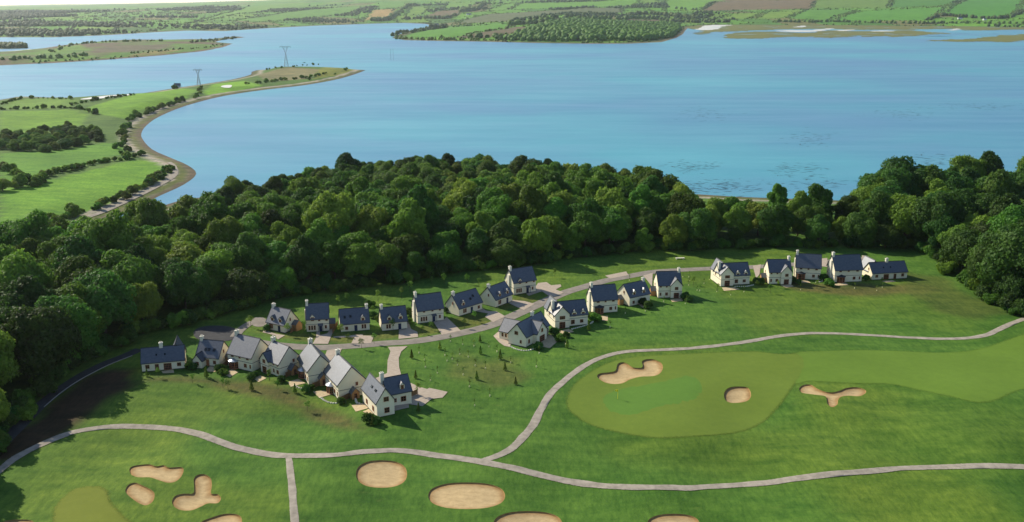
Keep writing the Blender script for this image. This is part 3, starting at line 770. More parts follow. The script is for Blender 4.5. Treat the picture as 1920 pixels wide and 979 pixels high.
# upper row along the lane, left to right
cottage((501,617.5), (534,625), 6.6, 2.9, 7.0, 'cream cottage with light grey roof and two dormers, leftmost of the upper row', side='R', doorm='navy')
villa((575.5,622), (617.7,621), 6.2, 4.7, 8.8, 'two-storey cream house with small eaves gable, second from left in upper row', gable=.28, side='R')
cottage((639.5,622), (693.4,619), 6.8, 3.0, 6.9, 'long low cream cottage with one dormer and chimney at its right end', dorm=(.78,), wins=((.2, 1), (.8, 2)), doorx=.52, chim='R', sky_=((.16, .42), (.36, .45)))
cottage((717,621), (763.7,616.6), 6.4, 3.1, 7.1, 'cream cottage with two dormers and blue door between the paved drives of the upper row')
villa((783.4,607.6), (832,599.8), 6.2, 4.8, 9.2, 'tall two-storey cream house with navy porch and plain dark roof in the upper row')
cottage((860.6,593.7), (904,579.8), 7.0, 3.0, 7.0, 'cream cottage with a single dormer near its left chimney, sixth along the upper row', dorm=(.22,), wins=((.25, 2), (.85, 1)), doorx=.55, sky_=((.6, .4), (.75, .55)))
cottage((929,577), (960.5,565), 7.2, 3.0, 6.8, 'cream cottage with two dormers and broad lit gable, seventh along the upper row')
villa((963,553.8), (1004.8,546.8), 6.8, 4.9, 9.0, 'two-storey cream house with small eaves gable, rightmost of the upper row', gable=.28)

# middle row above the golf course
def big(fl, fr, label, L=12.2, W=6.6, eave=4.0, ridge=7.9):
    h, L = house_root(fl, fr, W, label, L, push=1.3)
    block(h, -L/2, L/2, -W/2, W/2, eave, ridge)
    x0, x1, y0 = -L/2-.01+.02, X(L, .42), -W/2-1.3
    block(h, x0, x1, y0, 0, 4.9, 7.6, 'y', .3, .14, 'wing_wall', 'wing_roof')
    block(h, X(L, .02), X(L, .36), 0, W/2+3.4, 4.6, 8.2, 'y', .3, .14, 'rear_wing_wall', 'rear_wing_roof')
    base_trim(h, L, W, 2.65, bits=[(x0, x1, y0, -W/2+.1)]); xm = (x0+x1)/2
    window(h, xm, y0, 3.2, 'F', 1.9, 1.2, 3, 2); window(h, xm, y0, .1, 'F', 2.1, 2.2, 4, 3, sill=False, name='french_window')
    for f in (.6, .86): dormer(h, X(L, f), -W/2-.05, eave-.75, W, eave, ridge, 1.7, 1.3)
    window(h, X(L, .56), -W/2, .7, 'F', 1.3, 1.5, 2, 2); window(h, X(L, .82), -W/2, .9, 'F', 1.2, 1.15, 2, 2)
    chimney(h, -L/2+.3, -1.2, ridge-2.2, ridge+.9, .8, 1.1); window(h, -L/2, 1.2, 3.2, 'L', .7, 1.0, 1, 2)
    return h
big((1040.7,617.7), (1068.4,614.7), 'large cream house with wide front gable and two dormers in the middle row')
villa((1112,589), (1157.5,584), 7.0, 5.0, 9.2, 'tall cream house with dark-roofed round bay in the middle row', kind='bay', bayx=.25)
cottage((1180,575), (1218,566), 7.2, 3.5, 7.3, 'cream cottage with two dormers and chimney at right, in the middle row', dorm=(.25, .72), wins=((.2, 1),), doorx=None, french=.68, chim='R', side='L')
villa((1233.7,559), (1277,558), 7.2, 5.0, 9.0, 'two-storey cream house with right-hand front gable at the right end of the middle row', kind='wing', chim='R', wing=(.52, 1.0, .9), side='L')
# right row
big((1351,537.5), (1376,536.5), 'large cream house with wide front gable and two dormers, leftmost of the right-hand row')
villa((1441,533), (1482.5,532), 7.0, 5.0, 8.9, 'two-storey cream house with right-hand front gable, second of the right-hand row', kind='wing', chim='R', wing=(.52, 1.0, .9), side='L')
villa((1491,523), (1537.7,525), 7.2, 5.0, 9.4, 'tall cream house with round bay, middle of the right-hand row', kind='bay', bayx=.22)
villa((1563.7,530), (1614.8,528), 7.0, 5.2, 10.0, 'tallest cream house with round bay and left chimney, fourth of the right-hand row', kind='bay', bayx=.24)
# bungalows
def bungalow(fl, fr, label, W, rear, flip, chim):
    h, L = house_root(fl, fr, W, label); eave, ridge = 2.9, 6.2
    block(h, -L/2, L/2, -W/2, W/2, eave, ridge); base_trim(h, L, W)
    g = (lambda f: X(L, 1-f)) if flip else (lambda f: X(L, f))
    window(h, g(.13), -W/2, .9, 'F', 1.15, 1.1, 2, 2); window(h, g(.40), -W/2, .1, 'F', 2.2, 2.0, 5, 3, sill=False, name='french_window')
    window(h, g(.65), -W/2, .1, 'F', 1.1, 2.0, 2, 3, sill=False, name='glazed_door'); window(h, g(.87), -W/2, .9, 'F', 1.15, 1.2, 2, 2)
    x0, x1 = sorted((X(L, rear-.16), X(L, rear+.16)))
    block(h, x0, x1, 0, W/2+4.0, eave, 6.9, 'y', .3, .14, 'rear_wing_wall', 'rear_wing_roof')
    chimney(h, X(L, chim), 0, ridge-.8, ridge+1.2, 1.0, .8)
    window(h, -L/2, -.3, 3.3, 'L', .6, .9, 1, 2); window(h, L/2, -.3, 1.0, 'R', .7, 1.1, 1, 2)
    for f in (.35, .55): skylight(h, X(L, f), .45, W, eave, ridge, .5, .6)
bungalow((1634.6,525), (1700,522), 'long single-storey cream bungalow at the right end of the right-hand row', 6.4, .17, False, .5)
bungalow((267,698), (347,690.5), 'long single-storey cream bungalow at the far left of the lower row', 6.2, .8, True, .46)
# lower row
h, L = cottage((369,684), (411.6,688.3), 6.6, 2.95, 6.9, 'low cream cottage with three roof lights and small front wing in lower row', dorm=(), wins=((.8, 1),), doorx=.5, doorm='brown', chim='L', sky_=((.36, .42), (.5, .42), (.72, .42)), side='R')
block(h, X(L, .02), X(L, .40), -3.3-2.1, 0, 2.3, 4.1, 'y', .25, .12, 'wing_wall', 'wing_roof'); window(h, X(L, .21), -5.4, .8, 'F', 1.0, 1.1, 2, 2)
villa((428.7,687.4), (473.7,698), 8.2, 4.5, 9.0, 'two-storey cream house with grey roof and metal-roofed bay, third in the lower row', kind='bay', bayx=.25, bayroof='lead', side='R')
villa((494.5,695.5), (524.5,707), 7.6, 4.2, 8.4, 'two-storey cream house with blue-roofed front gable, fourth in the lower row', kind='wing', wing=(0.0, .48, .9), wflip=True, side='R', chim='L')
villa((561,696), (579,722), 7.4, 4.2, 8.4, 'cream house with pale grey roof and end-on gable, fifth in the lower row', kind='bay', bayx=.45, bayroof='lead', side='R')
villa((610,722), (635.4,750.6), 8.0, 4.5, 9.0, 'cream house with the largest pale grey roof, sixth in the lower row', kind='bay', bayx=.48, bayroof='lead', side='R')
# L-shaped house at the near end
A, B = place(707.6, 784), place(740, 776); d = (B-A)[:2]; w7 = np.linalg.norm(d); d /= w7; n = np.array([-d[1], d[0]])
h = empty('cottage', (*((A+B)[:2]/2), min(A[2], B[2])+.05), math.atan2(d[1], d[0])); tag(h, 'L-shaped cream house with grey and navy roofs, nearest the golf course', 'house', 'cottages of the golf estate')
hw = w7/2; LL = 11.5
block(h, -hw, hw, 0, LL, 4.3, 7.8, 'y'); 
MB().box(-hw-.03, hw+.03, -.03, LL+.03, -.7, .16).build('plinth', M['plinth'], h)
window(h, 0.2, 0, 4.1, 'F', 1.4, 1.3, 2, 2); window(h, .3, 0, .9, 'F', 1.4, 1.5, 2, 2)
block(h, hw-.2, hw+6.6, 4.6, 10.4, 3.9, 7.3, 'x', wname='side_wing_wall', rname='side_wing_roof')
window(h, hw+2.0, 4.6, 1.2, 'F', .7, 1.1, 1, 2); window(h, hw+4.3, 4.6, 1.0, 'F', 1.5, 1.5, 2, 2); door(h, hw+.8, 4.6, 'F', 'brown')
dormer(h, hw+4.2, 4.95, 4.3, 5.8, 3.9, 7.3, 1.3, 1.2); chimney(h, hw-.6, 7.4, 5.6, 8.9, 1.0, .8)
window(h, -hw, 3, .8, 'L', 1.2, 1.4, 2, 2); window(h, -hw, 8, .8, 'L', 1.2, 1.4, 2, 2)
for y in (3.5, 6.5):
    o = link('skylight', MB().box(-.35, .35, -.5, .5, .15, .3).mesh('skylight', M['band']), h, (-hw/2, y, 6.05), (0, -math.atan2(3.5, hw), 0))
    link('pane', MB().box(-.28, .28, -.42, .42, .301, .32).mesh('pane', M['glass']), o)
# house with the court: main gable faces the lane bend
A, B = place(986, 652), place(1029, 626.5); d = (B-A)[:2]; L0 = np.linalg.norm(d); d /= L0; n = np.array([-d[1], d[0]]); W0 = 6.6
c = A[:2]+d*L0/2+n*W0/2
h = empty('cottage', (c[0], c[1], min(A[2], B[2])+.05), math.atan2(d[1], d[0])); tag(h, 'cream house with crossed roofs and a round tan court, left end of the middle row', 'house', 'cottages of the golf estate')
block(h, -L0/2, L0/2, -W0/2, W0/2, 3.6, 7.3); base_trim(h, L0, W0)
block(h, X(L0, .30), X(L0, .72), -W0/2-1.6, 0, 3.6, 6.6, 'y', .3, .14, 'wing_wall', 'wing_roof')
window(h, X(L0, .51), -W0/2-1.6, 3.4, 'F', 1.1, 1.2, 2, 2); window(h, X(L0, .51), -W0/2-1.6, .1, 'F', 3.0, 2.2, 6, 3, sill=False, name='french_window')
window(h, X(L0, .13), -W0/2, .9, 'F', .9, 1.3, 2, 2); window(h, X(L0, .87), -W0/2, .1, 'F', 1.6, 2.1, 3, 3, sill=False, name='french_window')
window(h, -L0/2, .3, 3.6, 'L', 1.3, 1.2, 2, 2); window(h, -L0/2, -1.4, 1.0, 'L', .7, 1.1, 1, 2)
block(h, X(L0, .18), X(L0, .66), 0, W0/2+5.2, 2.7, 5.9, 'y', .3, .14, 'garage_wall', 'garage_roof')
for y in (W0/2+1.3, W0/2+2.6, W0/2+3.9): window(h, X(L0, .18), y, .9, 'L', .7, 1.2, 1, 2)
chimney(h, X(L0, .66), .2, 6.4, 8.5, 1.0, .8); skylight(h, X(L0, .86), .45, W0, 3.6, 7.3, .5, .6)

# ------------------------------------------------------------------ trees
def cards(C, N, S, jit, seed):
    """leaf quads: centres C, outward normals N, sizes S"""
    g = np.random.default_rng(seed); n = len(C)
    N = N+g.normal(size=(n, 3))*jit; N /= np.linalg.norm(N, axis=1)[:, None]
    U = np.cross(N, g.normal(size=(n, 3))); U /= np.linalg.norm(U, axis=1)[:, None]; W = np.cross(N, U)
    S = S[:, None]
    V = np.stack([C-U*S, C-W*S*.55+N*S*.12, C+U*S, C+W*S*.55+N*S*.12], 1).reshape(-1, 3)
    return V, np.arange(4*n).reshape(n, 4)

def ico(sub=1):
    import bmesh
    b = bmesh.new(); bmesh.ops.create_icosphere(b, subdivisions=sub, radius=1)
    V = np.array([v.co[:] for v in b.verts]); F = np.array([[v.index for v in f.verts] for f in b.faces]); b.free(); return V, F
ICO1, ICO2, ICO3 = ico(1), ico(2), ico(3)

def crown_mesh(name, rx, rz, cz, nl, leaves, size, material, seed, lobe=(.20, .46), core=True, top=0.0):
    g = np.random.default_rng(seed); L = []
    for k in range(nl):
        for _ in range(30):
            p = g.normal(size=3); p /= np.linalg.norm(p)
            if p[2] < -.55: continue
            rr = g.uniform(.50, .92)
            q = p*rr*np.array([rx, rx, rz])*(1+g.normal()*.06)
            if top: q[:2] *= 1-top*max(0, q[2]/rz)
            r = rx*g.uniform(*lobe)
            if all(np.linalg.norm(q-l[0]) > .55*min(r, l[1]) for l in L): L.append((q, r)); break
    L.append((np.zeros(3), rx*.55))
    P = np.array([l[0] for l in L]); Rr = np.array([l[1] for l in L])
    w = Rr**2; w = w/w.sum(); which = g.choice(len(L), leaves*2, p=w)
    D = g.normal(size=(leaves*2, 3)); D[:, 2] += .35; D /= np.linalg.norm(D, axis=1)[:, None]
    rad = Rr[which]*(1+.16*np.sin(D[:, 0]*7+which)*np.sin(D[:, 1]*8+D[:, 2]*5))*g.uniform(.80, 1.12, leaves*2)
    C = P[which]+D*rad[:, None]*np.array([1, 1, .85])
    dist = np.linalg.norm((C[:, None]-P[None]), axis=2)/Rr[None]
    dist[np.arange(len(C)), which] = 9
    keep = np.nonzero(dist.min(1) > .86)[0][:leaves]
    C, D = C[keep], D[keep]; out = C/np.array([rx, rx, rz]); out /= np.linalg.norm(out, axis=1)[:, None]+1e-6
    V, F = cards(C, D*.75+out*.35, g.uniform(.7, 1.25, len(C))*size, .5, seed)
    V[:, 2] += cz
    if core:
        Vc, Fc = ICO1; VV = [V]; FF = []; o = len(V)
        TF = [np.concatenate([F[:, [0, 1, 2]], F[:, [0, 2, 3]]])]
        for p, r in L:
            VV.append(Vc*r*.72*np.array([1, 1, .85])+p+np.array([0, 0, cz])); TF.append(Fc+o); o += len(Vc)
        V = np.concatenate(VV); F = np.concatenate(TF)
    return raw_mesh(name, V, F, material)

def trunk_mesh(name, h, r, spread, seed, n=5):
    g = random.Random(seed); b = MB()
    b.tube([(0, 0, -.5), (0, 0, .4), (.1, .05, h*.35), (-.1, .1, h*.7), (0, 0, h)], [r*1.4, r, r*.8, r*.6, r*.25], 8)
    for k in range(n):
        a = 2*math.pi*k/n+g.uniform(-.4, .4); z = h*g.uniform(.28, .6); L = spread*g.uniform(.7, 1)
        b.tube([(0, 0, z), (math.cos(a)*L*.45, math.sin(a)*L*.45, z+L*.45), (math.cos(a)*L, math.sin(a)*L, z+L*.95)], [r*.5, r*.32, r*.1], 6)
    return b.mesh(name, M['bark'], True)

PROTO = []   # (crown mesh, trunk mesh)
specs = [(7.6, 7.8, 9.4, 30, 'leafA', 0), (7.0, 8.4, 9.8, 28, 'leafA', .25), (8.2, 7.4, 9.0, 32, 'leafC', 0), (7.2, 8.0, 9.5, 28, 'leafB', .1),
         (6.4, 8.8, 10.0, 26, 'leafC', .35), (7.8, 7.8, 9.4, 34, 'leafA', .1), (7.0, 7.4, 9.0, 26, 'leafB', 0), (6.0, 9.4, 10.6, 28, 'leafA', .4)]
for i, (rx, rz, cz, nl, mt, tp) in enumerate(specs):
    PROTO.append((crown_mesh('crown', rx, rz, cz, int(nl*1.35), 12500, .43, M[mt], 100+i, top=tp), trunk_mesh('trunk', 13, .42, 5, i)))

near_px = [(2150,700),(2010,640),(1935,598),(1905,585),(1860,562),(1800,520),(1760,488),(1720,470),(1600,466),(1450,466),(1300,470),(1150,478),(1060,488),(1000,497),(900,508),(800,524),(700,540),(600,550),(520,562),(470,574),(400,598),(300,618),(235,640),(150,684),(70,745),(0,815),(-60,875),(-150,960)]
near_w = [tuple(place(*p)[:2]) for p in near_px]
far_w = [(-330, 300), (-330, 395), (-250, 402), (-215, 425), (-192, 462), (-168, 530), (-142, 600), (-120, 632), (-70, 655), (0, 648), (45, 628), (75, 600), (84, 500), (100, 448), (140, 436), (170, 440), (190, 480), (240, 505), (330, 515), (420, 470), (420, 200)]
FOREST = np.array(near_w+far_w)
cand = rng.uniform((-360, 150), (425, 660), (60000, 2))
cand = cand[sdist(cand[:, 0], cand[:, 1], FOREST) > 2.5]
pts = []; cellmap = {}
for p in cand:
    s = 11.4 if (p[0] < -95 and p[1] < 345) else (9.8 if p[1] < 520 else 10.6)
    k = (int(p[0]//12), int(p[1]//12)); ok = True
    for a in (-1, 0, 1):
        for b in (-1, 0, 1):
            for q in cellmap.get((k[0]+a, k[1]+b), ()):
                if (p[0]-q[0])**2+(p[1]-q[1])**2 < s*s: ok = False
    if ok: cellmap.setdefault(k, []).append(p); pts.append(p)
pts = np.array(pts)
# only what the camera side could see: drop what lies well outside the frame
dep = pts[:, 1]*PC+(CAMH)*PS; pxs = CXP+CF*pts[:, 0]/dep
pts = pts[(pxs > -420) & (pxs < 2080)]; pxs = pxs[(pxs > -420) & (pxs < 2080)]
zf = h_main(pts[:, 0], pts[:, 1]); edge = seg_dist(pts[:, 0], pts[:, 1], np.array(near_w), False)
sc_ = np.clip(rng.normal(1.0, .17, len(pts)), .62, 1.36)*np.where(edge < 8, .86, 1.0)
sc_ = np.where((pts[:, 0] < -95) & (pts[:, 1] < 345), sc_*1.16, sc_)
right = pts[:, 0] > 175
sc_ = np.where((pts[:, 0] > 70) & (pts[:, 0] < 172) & (pts[:, 1] < 470), sc_*.88, sc_); sc_ = np.where(right, sc_*1.16, sc_); sc_ = np.where(pts[:, 1] > 560, sc_*.9, sc_)
kind = rng.choice(8, len(pts), p=[.17, .13, .14, .12, .10, .15, .09, .10])
kind = np.where(right & (rng.random(len(pts)) < .75), np.where(kind % 2 == 0, 2, 4), kind)  # right wood mostly dark-leaved: darkening at frame edge put into leaf colour
rot = rng.uniform(0, 6.28, len(pts)); zs = rng.uniform(.82, 1.24, len(pts))
order = np.argsort(-sc_/np.hypot(pts[:, 0], pts[:, 1])*np.where(edge < 22, 1.35, 1)*np.where((pxs > -60) & (pxs < 1990), 1, .2))
tone = {'leafA': 'fresh green', 'leafB': 'olive green', 'leafC': 'dark green'}
def add_tree(p, z, k, s, r, zscale, label, group=None, name='broadleaf_tree'):
    o = empty(name, (p[0], p[1], z), r); o.scale = (s, s, s*zscale); tag(o, label, 'tree', group)
    link('crown', PROTO[k][0], o); link('trunk', PROTO[k][1], o); return o
print('forest trees', len(pts))
for i in order[:300]:
    x, y = pts[i]; t = tone[specs[kind[i]][4]]
    if x > 150: zone = 'in the tall wood at the right edge of the lawn'
    elif x > 0 and y < 470: zone = 'in the belt of trees behind the middle and right-hand houses'
    elif x < -130 and y < 330: zone = 'in the wood left of the lower row of houses'
    elif x < -60: zone = 'in the wood behind the left end of the upper row'
    else: zone = 'in the wood between the upper row and the estuary'
    add_tree((x, y), zf[i]-.2, kind[i], sc_[i], rot[i], zs[i], f'{t} broadleaf tree {zone}', f'{t} trees {zone}')
# the rest of the wood reads as one mass
protoC = bpy.data.collections.new('wood_sources')
for k in range(8):
    po = bpy.data.objects.new('wood_crown_%d' % k, PROTO[k][0]); protoC.objects.link(po)
rest = order[300:]
me = bpy.data.meshes.new('wood'); me.vertices.add(len(rest))
me.vertices.foreach_set('co', np.column_stack([pts[rest], zf[rest]-.2]).astype(np.float32).ravel())
for nm, ty, vals in (('rz', 'FLOAT', rot[rest]), ('sc', 'FLOAT', sc_[rest]), ('kd', 'INT', kind[rest])):
    a = me.attributes.new(nm, ty, 'POINT'); a.data.foreach_set('value', vals.astype(np.float32 if ty == 'FLOAT' else np.int32))
ng = bpy.data.node_groups.new('wood', 'GeometryNodeTree')
ng.interface.new_socket('Geometry', in_out='INPUT', socket_type='NodeSocketGeometry'); ng.interface.new_socket('Geometry', in_out='OUTPUT', socket_type='NodeSocketGeometry')
gi, go = ng.nodes.new('NodeGroupInput'), ng.nodes.new('NodeGroupOutput'); ip = ng.nodes.new('GeometryNodeInstanceOnPoints')
ci_ = ng.nodes.new('GeometryNodeCollectionInfo'); ci_.inputs[0].default_value = protoC; ci_.inputs[1].default_value = True; ci_.inputs[2].default_value = True
def na(nm, ty):
    q = ng.nodes.new('GeometryNodeInputNamedAttribute'); q.data_type = ty; q.inputs[0].default_value = nm; return q.outputs[0]
cx_ = ng.nodes.new('ShaderNodeCombineXYZ'); ng.links.new(na('rz', 'FLOAT'), cx_.inputs[2])
e2r = ng.nodes.new('FunctionNodeEulerToRotation'); ng.links.new(cx_.outputs[0], e2r.inputs[0])
ng.links.new(gi.outputs[0], ip.inputs['Points']); ng.links.new(ci_.outputs[0], ip.inputs['Instance']); ip.inputs['Pick Instance'].default_value = True
ng.links.new(na('kd', 'INT'), ip.inputs['Instance Index']); ng.links.new(e2r.outputs[0], ip.inputs['Rotation']); ng.links.new(na('sc', 'FLOAT'), ip.inputs['Scale'])
ng.links.new(ip.outputs[0], go.inputs[0])
wo = link('woodland', me); wo.modifiers.new('wood', 'NODES').node_group = ng; wo['kind'] = 'stuff'
tag(wo, 'mass of tree crowns deeper inside the wood along the estuary', 'woodland')

# single trees that stand out
for (px, py), k, s, zz, lab in [
    ((312, 452), 5, .95, .85, 'big round tree standing clear above the shore at the left'),
    ((226, 462), 2, .98, .8, 'wide dark tree beside the shore track at the left'),
    ((1457, 405), 7, .74, 1.2, 'tall narrow tree against the water above the right-hand houses'),
    ((1380, 398), 1, .42, 1.0, 'small round tree in the shore meadow, left of the tall narrow one'),
    ((1305, 396), 3, .40, 1.0, 'small round tree in the middle of the shore meadow'),
    ((1240, 396), 0, .52, 1.0, 'round tree at the left end of the shore meadow'),
    ((1530, 400), 0, .60, .9, 'broad low tree right of the tall narrow one by the water')]:
    p = place(px, py); add_tree(p[:2], p[2]-.2, k, s, rng.uniform(0, 6), zz, lab)

# shrubs: low foliage to the ground
SHRUB = [crown_mesh('foliage', 1.0, .85, .75, 12, 900, .16, M[m_], 300+i, (.36, .55)) for i, m_ in enumerate(('leafA', 'leafC', 'leafB', 'leafA'))]
STEM = MB().tube([(0, 0, -.2), (0, 0, .3), (.05, 0, .8)], [.09, .07, .03], 6).mesh('stem', M['bark'])
def shrub(p, z, s, label, group, k=None, name='shrub', zz=1.0, cat='shrub'):
    o = empty(name, (p[0], p[1], z), rng.uniform(0, 6.28)); o.scale = (s, s, s*zz); tag(o, label, cat, group)
    link('foliage', SHRUB[rng.choice([0, 2, 2, 3, 3]) if k is None else k], o); link('stem', STEM, o); return o
# understorey along the wood edge
ne = catmull([np.array(p) for p in near_w], 9, False); n_us = 0
for q in ne:
    if not (-230 < q[0] < 210): continue
    for _ in range(1):
        pos = q+rng.normal(size=2)*1.6+np.array([0, 2.5]); z = float(h_main(pos[:1], pos[1:])[0])
        shrub(pos, z-.1, rng.uniform(1.6, 3.2), 'dark bush under the trees along the edge of the lawn', 'bushes at the foot of the wood', k=1 if rng.random() < .6 else 0, zz=1.1); n_us += 1

# farmland hedgerow bushes and trees at the left
def hedgerow(pp, n, smin, smax, label, group, jit=3.0, k=None, zz=1.0):
    C = catmull([place(*p)[:2] for p in pp], 10, False); s = np.concatenate([[0], np.cumsum(np.linalg.norm(np.diff(C, axis=0), axis=1))])
    for t in np.linspace(0, s[-1], n):
        pos = np.array([np.interp(t, s, C[:, 0]), np.interp(t, s, C[:, 1])])+rng.normal(size=2)*jit*.5
        z = float(h_main(pos[:1], pos[1:])[0])
        if z < SEA+1: continue
        sz = rng.uniform(smin*.6, smax*.82)
        if rng.random() < .15: sz *= 1.35
        shrub(pos, z-.1, sz, label, group, k, 'hedgerow_bush', zz*rng.uniform(.85, 1.15), 'bush')
hedgerow([(15,441),(60,428),(105,414),(160,398),(215,378),(262,356),(300,334),(320,318)], 52, 1.6, 4.0, 'bush in the hedge between the big meadow and the shore track', 'shore track hedge', 3)
hedgerow([(78,334),(115,322),(150,314),(185,306),(230,300),(262,291)], 30, 1.6, 4.0, 'bush in the hedge along the far side of the big meadow', 'hedge behind the big meadow', 2.5)
hedgerow([(5,358),(30,352),(60,350),(85,340)], 9, 3.0, 5.0, 'big bush in the hedge at the left end of the big meadow', 'left end hedge', 3)
hedgerow([(0,316),(15,322),(40,330),(45,345)], 7, 3.2, 5.2, 'round bush in the hedge at the far left', 'far left hedge', 3)
hedgerow([(240,228),(262,218),(290,208),(320,198),(345,190)], 22, 2.6, 4.2, 'bush in the hedge above the curving beach', 'beach hedge', 3)
hedgerow([(235,240),(232,258),(228,275),(240,288)], 12, 2.6, 4.4, 'bush in the hedge behind the inner curve of the beach', 'inner curve hedge', 4)
hedgerow([(0,206),(60,204),(110,203),(150,205),(180,214)], 34, 1.3, 3.0, 'bush in the hedge below the far saltings', 'upper field hedge', 2)
hedgerow([(130,198),(170,190),(210,184),(250,178)], 24, 1.2, 2.6, 'bush in the thin hedge by the white lagoon', 'lagoon hedge', 2)
hedgerow([(0,196),(40,186),(90,185),(130,186)], 24, 1.2, 2.8, 'bush along the far bank of the farmland', 'far bank bushes', 3)
hedgerow([(365,185),(372,176),(378,166)], 6, 2.5, 4.0, 'bush in the short hedge below the small pylon', 'pylon hedge', 2)
hedgerow([(462,158),(500,155),(540,150),(580,146),(612,138)], 26, 2.2, 3.6, 'bush in the hedge along the spit', 'spit hedge', 3)
hedgerow([(470,136),(500,131),(540,127),(600,121)], 16, 1.6, 2.6, 'scrub bush on the far side of the spit', 'spit scrub', 5)
for px, py, s in ((648,132,3.6),(628,140,2.0),(580,150,2.8),(328,167,4.2),(570,120,2.4)):
    p = place(px, py); shrub(p[:2], p[2]-.1, s, 'lone round bush on the spit', 'lone bushes on the spit', 0, 'hedgerow_bush', 1, 'bush')
# copse on the farmland
cop = np.array([place(*p)[:2] for p in [(0,282),(0,262),(60,252),(130,244),(190,250),(190,266),(140,276),(80,286)]])
cc = rng.uniform(cop.min(0), cop.max(0), (2500, 2)); cc = cc[sdist(cc[:, 0], cc[:, 1], cop) > 0]; got = []
for q in cc:
    if all(np.hypot(*(q-g)) > 10 for g in got): got.append(q)
print('copse', len(got))
for q in got[:110]:
    add_tree(q, float(h_main(q[:1], q[1:])[0])-1.6, [0, 2, 3, 5, 6][rng.integers(5)], rng.uniform(.48, .72), rng.uniform(0, 6), .85, 'tree in the dense copse across the left-hand farmland', 'farmland copse')

# saplings
def conifer_mesh(seed):
    g = np.random.default_rng(seed); n = 420
    t = g.uniform(0, 1, n)**1.3; a = g.uniform(0, 6.28, n); r = .62*(1-t)+.05
    r = r*(.65+.35*np.abs(np.sin(t*18)))
    C = np.column_stack([np.cos(a)*r, np.sin(a)*r, .35+t*2.5]); N = np.column_stack([np.cos(a), np.sin(a), .4+0*a])
    V, F = cards(C, N, g.uniform(.10, .2, n), .4, seed); return raw_mesh('crown', V, F, M['leafB'])
CON = [conifer_mesh(1), conifer_mesh(2)]
YOUNG = [crown_mesh('crown', .75, 1.15, 2.2, 8, 420, .11, M['leafD'], 400+i, (.3, .5), False, .3) for i in range(3)]
SPR = [crown_mesh('crown', .42, .8, 1.7, 6, 110, .09, M['leafD'], 410+i, (.3, .5), False, .3) for i in range(2)]
STK = MB().tube([(0, 0, -.2), (.02, 0, 1.2), (0, 0, 2.4)], [.05, .04, .02], 6).mesh('trunk', M['bark'])
GRD = MB().tube([(0, 0, 0), (0, 0, .42)], [.15, .14], 8).mesh('tree_guard', M['guard'])
def sapling(px, py, kind, label, group, s=1.0):
    p = place(px, py)
    if kind == 'c': m_, nm, cat = CON[rng.integers(2)], 'young_conifer', 'conifer'
    elif kind == 'y': m_, nm, cat = YOUNG[rng.integers(3)], 'sapling', 'sapling'
    else: m_, nm, cat = SPR[rng.integers(2)], 'sapling', 'sapling'
    o = empty(nm, (p[0], p[1], p[2]), rng.uniform(0, 6.28)); s *= rng.uniform(.85, 1.2); o.scale = (s, s, s); tag(o, label, cat, group)
    link('crown', m_, o); link('trunk', STK, o)
    if kind == 'g': link('tree_guard', GRD, o)
for x, y in zoomed([(335,428),(370,605),(582,352),(935,392),(932,285),(1150,535),(1243,660),(903,615),(395,895)], *KE):
    sapling(x, y, 'c', 'young conifer with a long shadow on the planted lawn above the cart path', 'young conifers on the planted lawn', .9)
for x, y in zoomed([(675,285),(780,310),(880,325),(755,395),(645,455),(625,405),(735,490),(890,497),(785,575),(455,510),(447,445),(840,680),(885,845),(1018,760),(1080,370),(1105,440),(1425,505),(400,385),(500,625),(560,560),(690,440),(980,520),(830,420),(1010,330),(1200,470)], *KE):
    sapling(x, y, 'g', 'thin sapling in a pale guard on the planted lawn above the cart path', 'guarded saplings on the planted lawn')
for x, y in zoomed([(270,290),(470,300),(640,370),(800,345),(1170,370),(1240,445),(1690,330),(1500,450),(1375,500)], *KD):
    sapling(x, y, 'y', 'bright young tree on the small lawns between lane and upper row', 'young trees along the lane', 1.2)
for x, y in zoomed([(505,180),(390,750),(880,110),(795,165),(430,215)], *KE):
    sapling(x, y, 'y', 'bright young tree beside the drives of the upper row', 'young trees by the drives', 1.1)
for x, y in zoomed([(165,390),(400,310),(535,310),(785,300),(910,330),(75,460)], *KF)+[(634,575),(651,572),(709,566),(700,590),(1040,520),(1100,512)]:
    sapling(x, y, 'y', 'young tree on the shaded grass behind the upper row', 'young trees behind the upper row', 1.25)
for x, y in zoomed([(350,660),(740,720),(900,660),(1090,780),(1150,800),(1420,810),(1620,700),(220,650)], *KA)+zoomed([(130,470),(210,560),(370,590),(490,770),(1050,880),(1110,900)], *KB):
    sapling(x, y, 'y' if rng.random() < .5 else 'c', 'small garden tree on the grass in front of the lower row', 'garden trees of the lower row')
for x, y in zoomed([(1130,625),(710,790),(725,820),(930,655),(1465,475),(1275,495),(460,875),(60,860),(90,930),(1640,385),(1315,185),(1860,385),(1875,230),(1885,190),(1820,150)], *KG):
    sapling(x, y, 'c' if rng.random() < .3 else 'g', 'small staked tree on the lawn below the middle row', 'staked trees below the middle row')
for x, y in zoomed([(115,468),(240,498),(360,470),(475,437),(595,480),(665,432),(870,450),(1015,440),(1355,437),(1555,458),(1605,430),(1600,400)], *KI)+[(1292,520),(1300,535),(1320,532),(1345,545),(1312,546),(1285,570),(1307,545),(1330,525)]:
    sapling(x, y, 'g' if rng.random() < .75 else 'y', 'small staked tree on the lawn below the right-hand row', 'staked trees below the right-hand row')
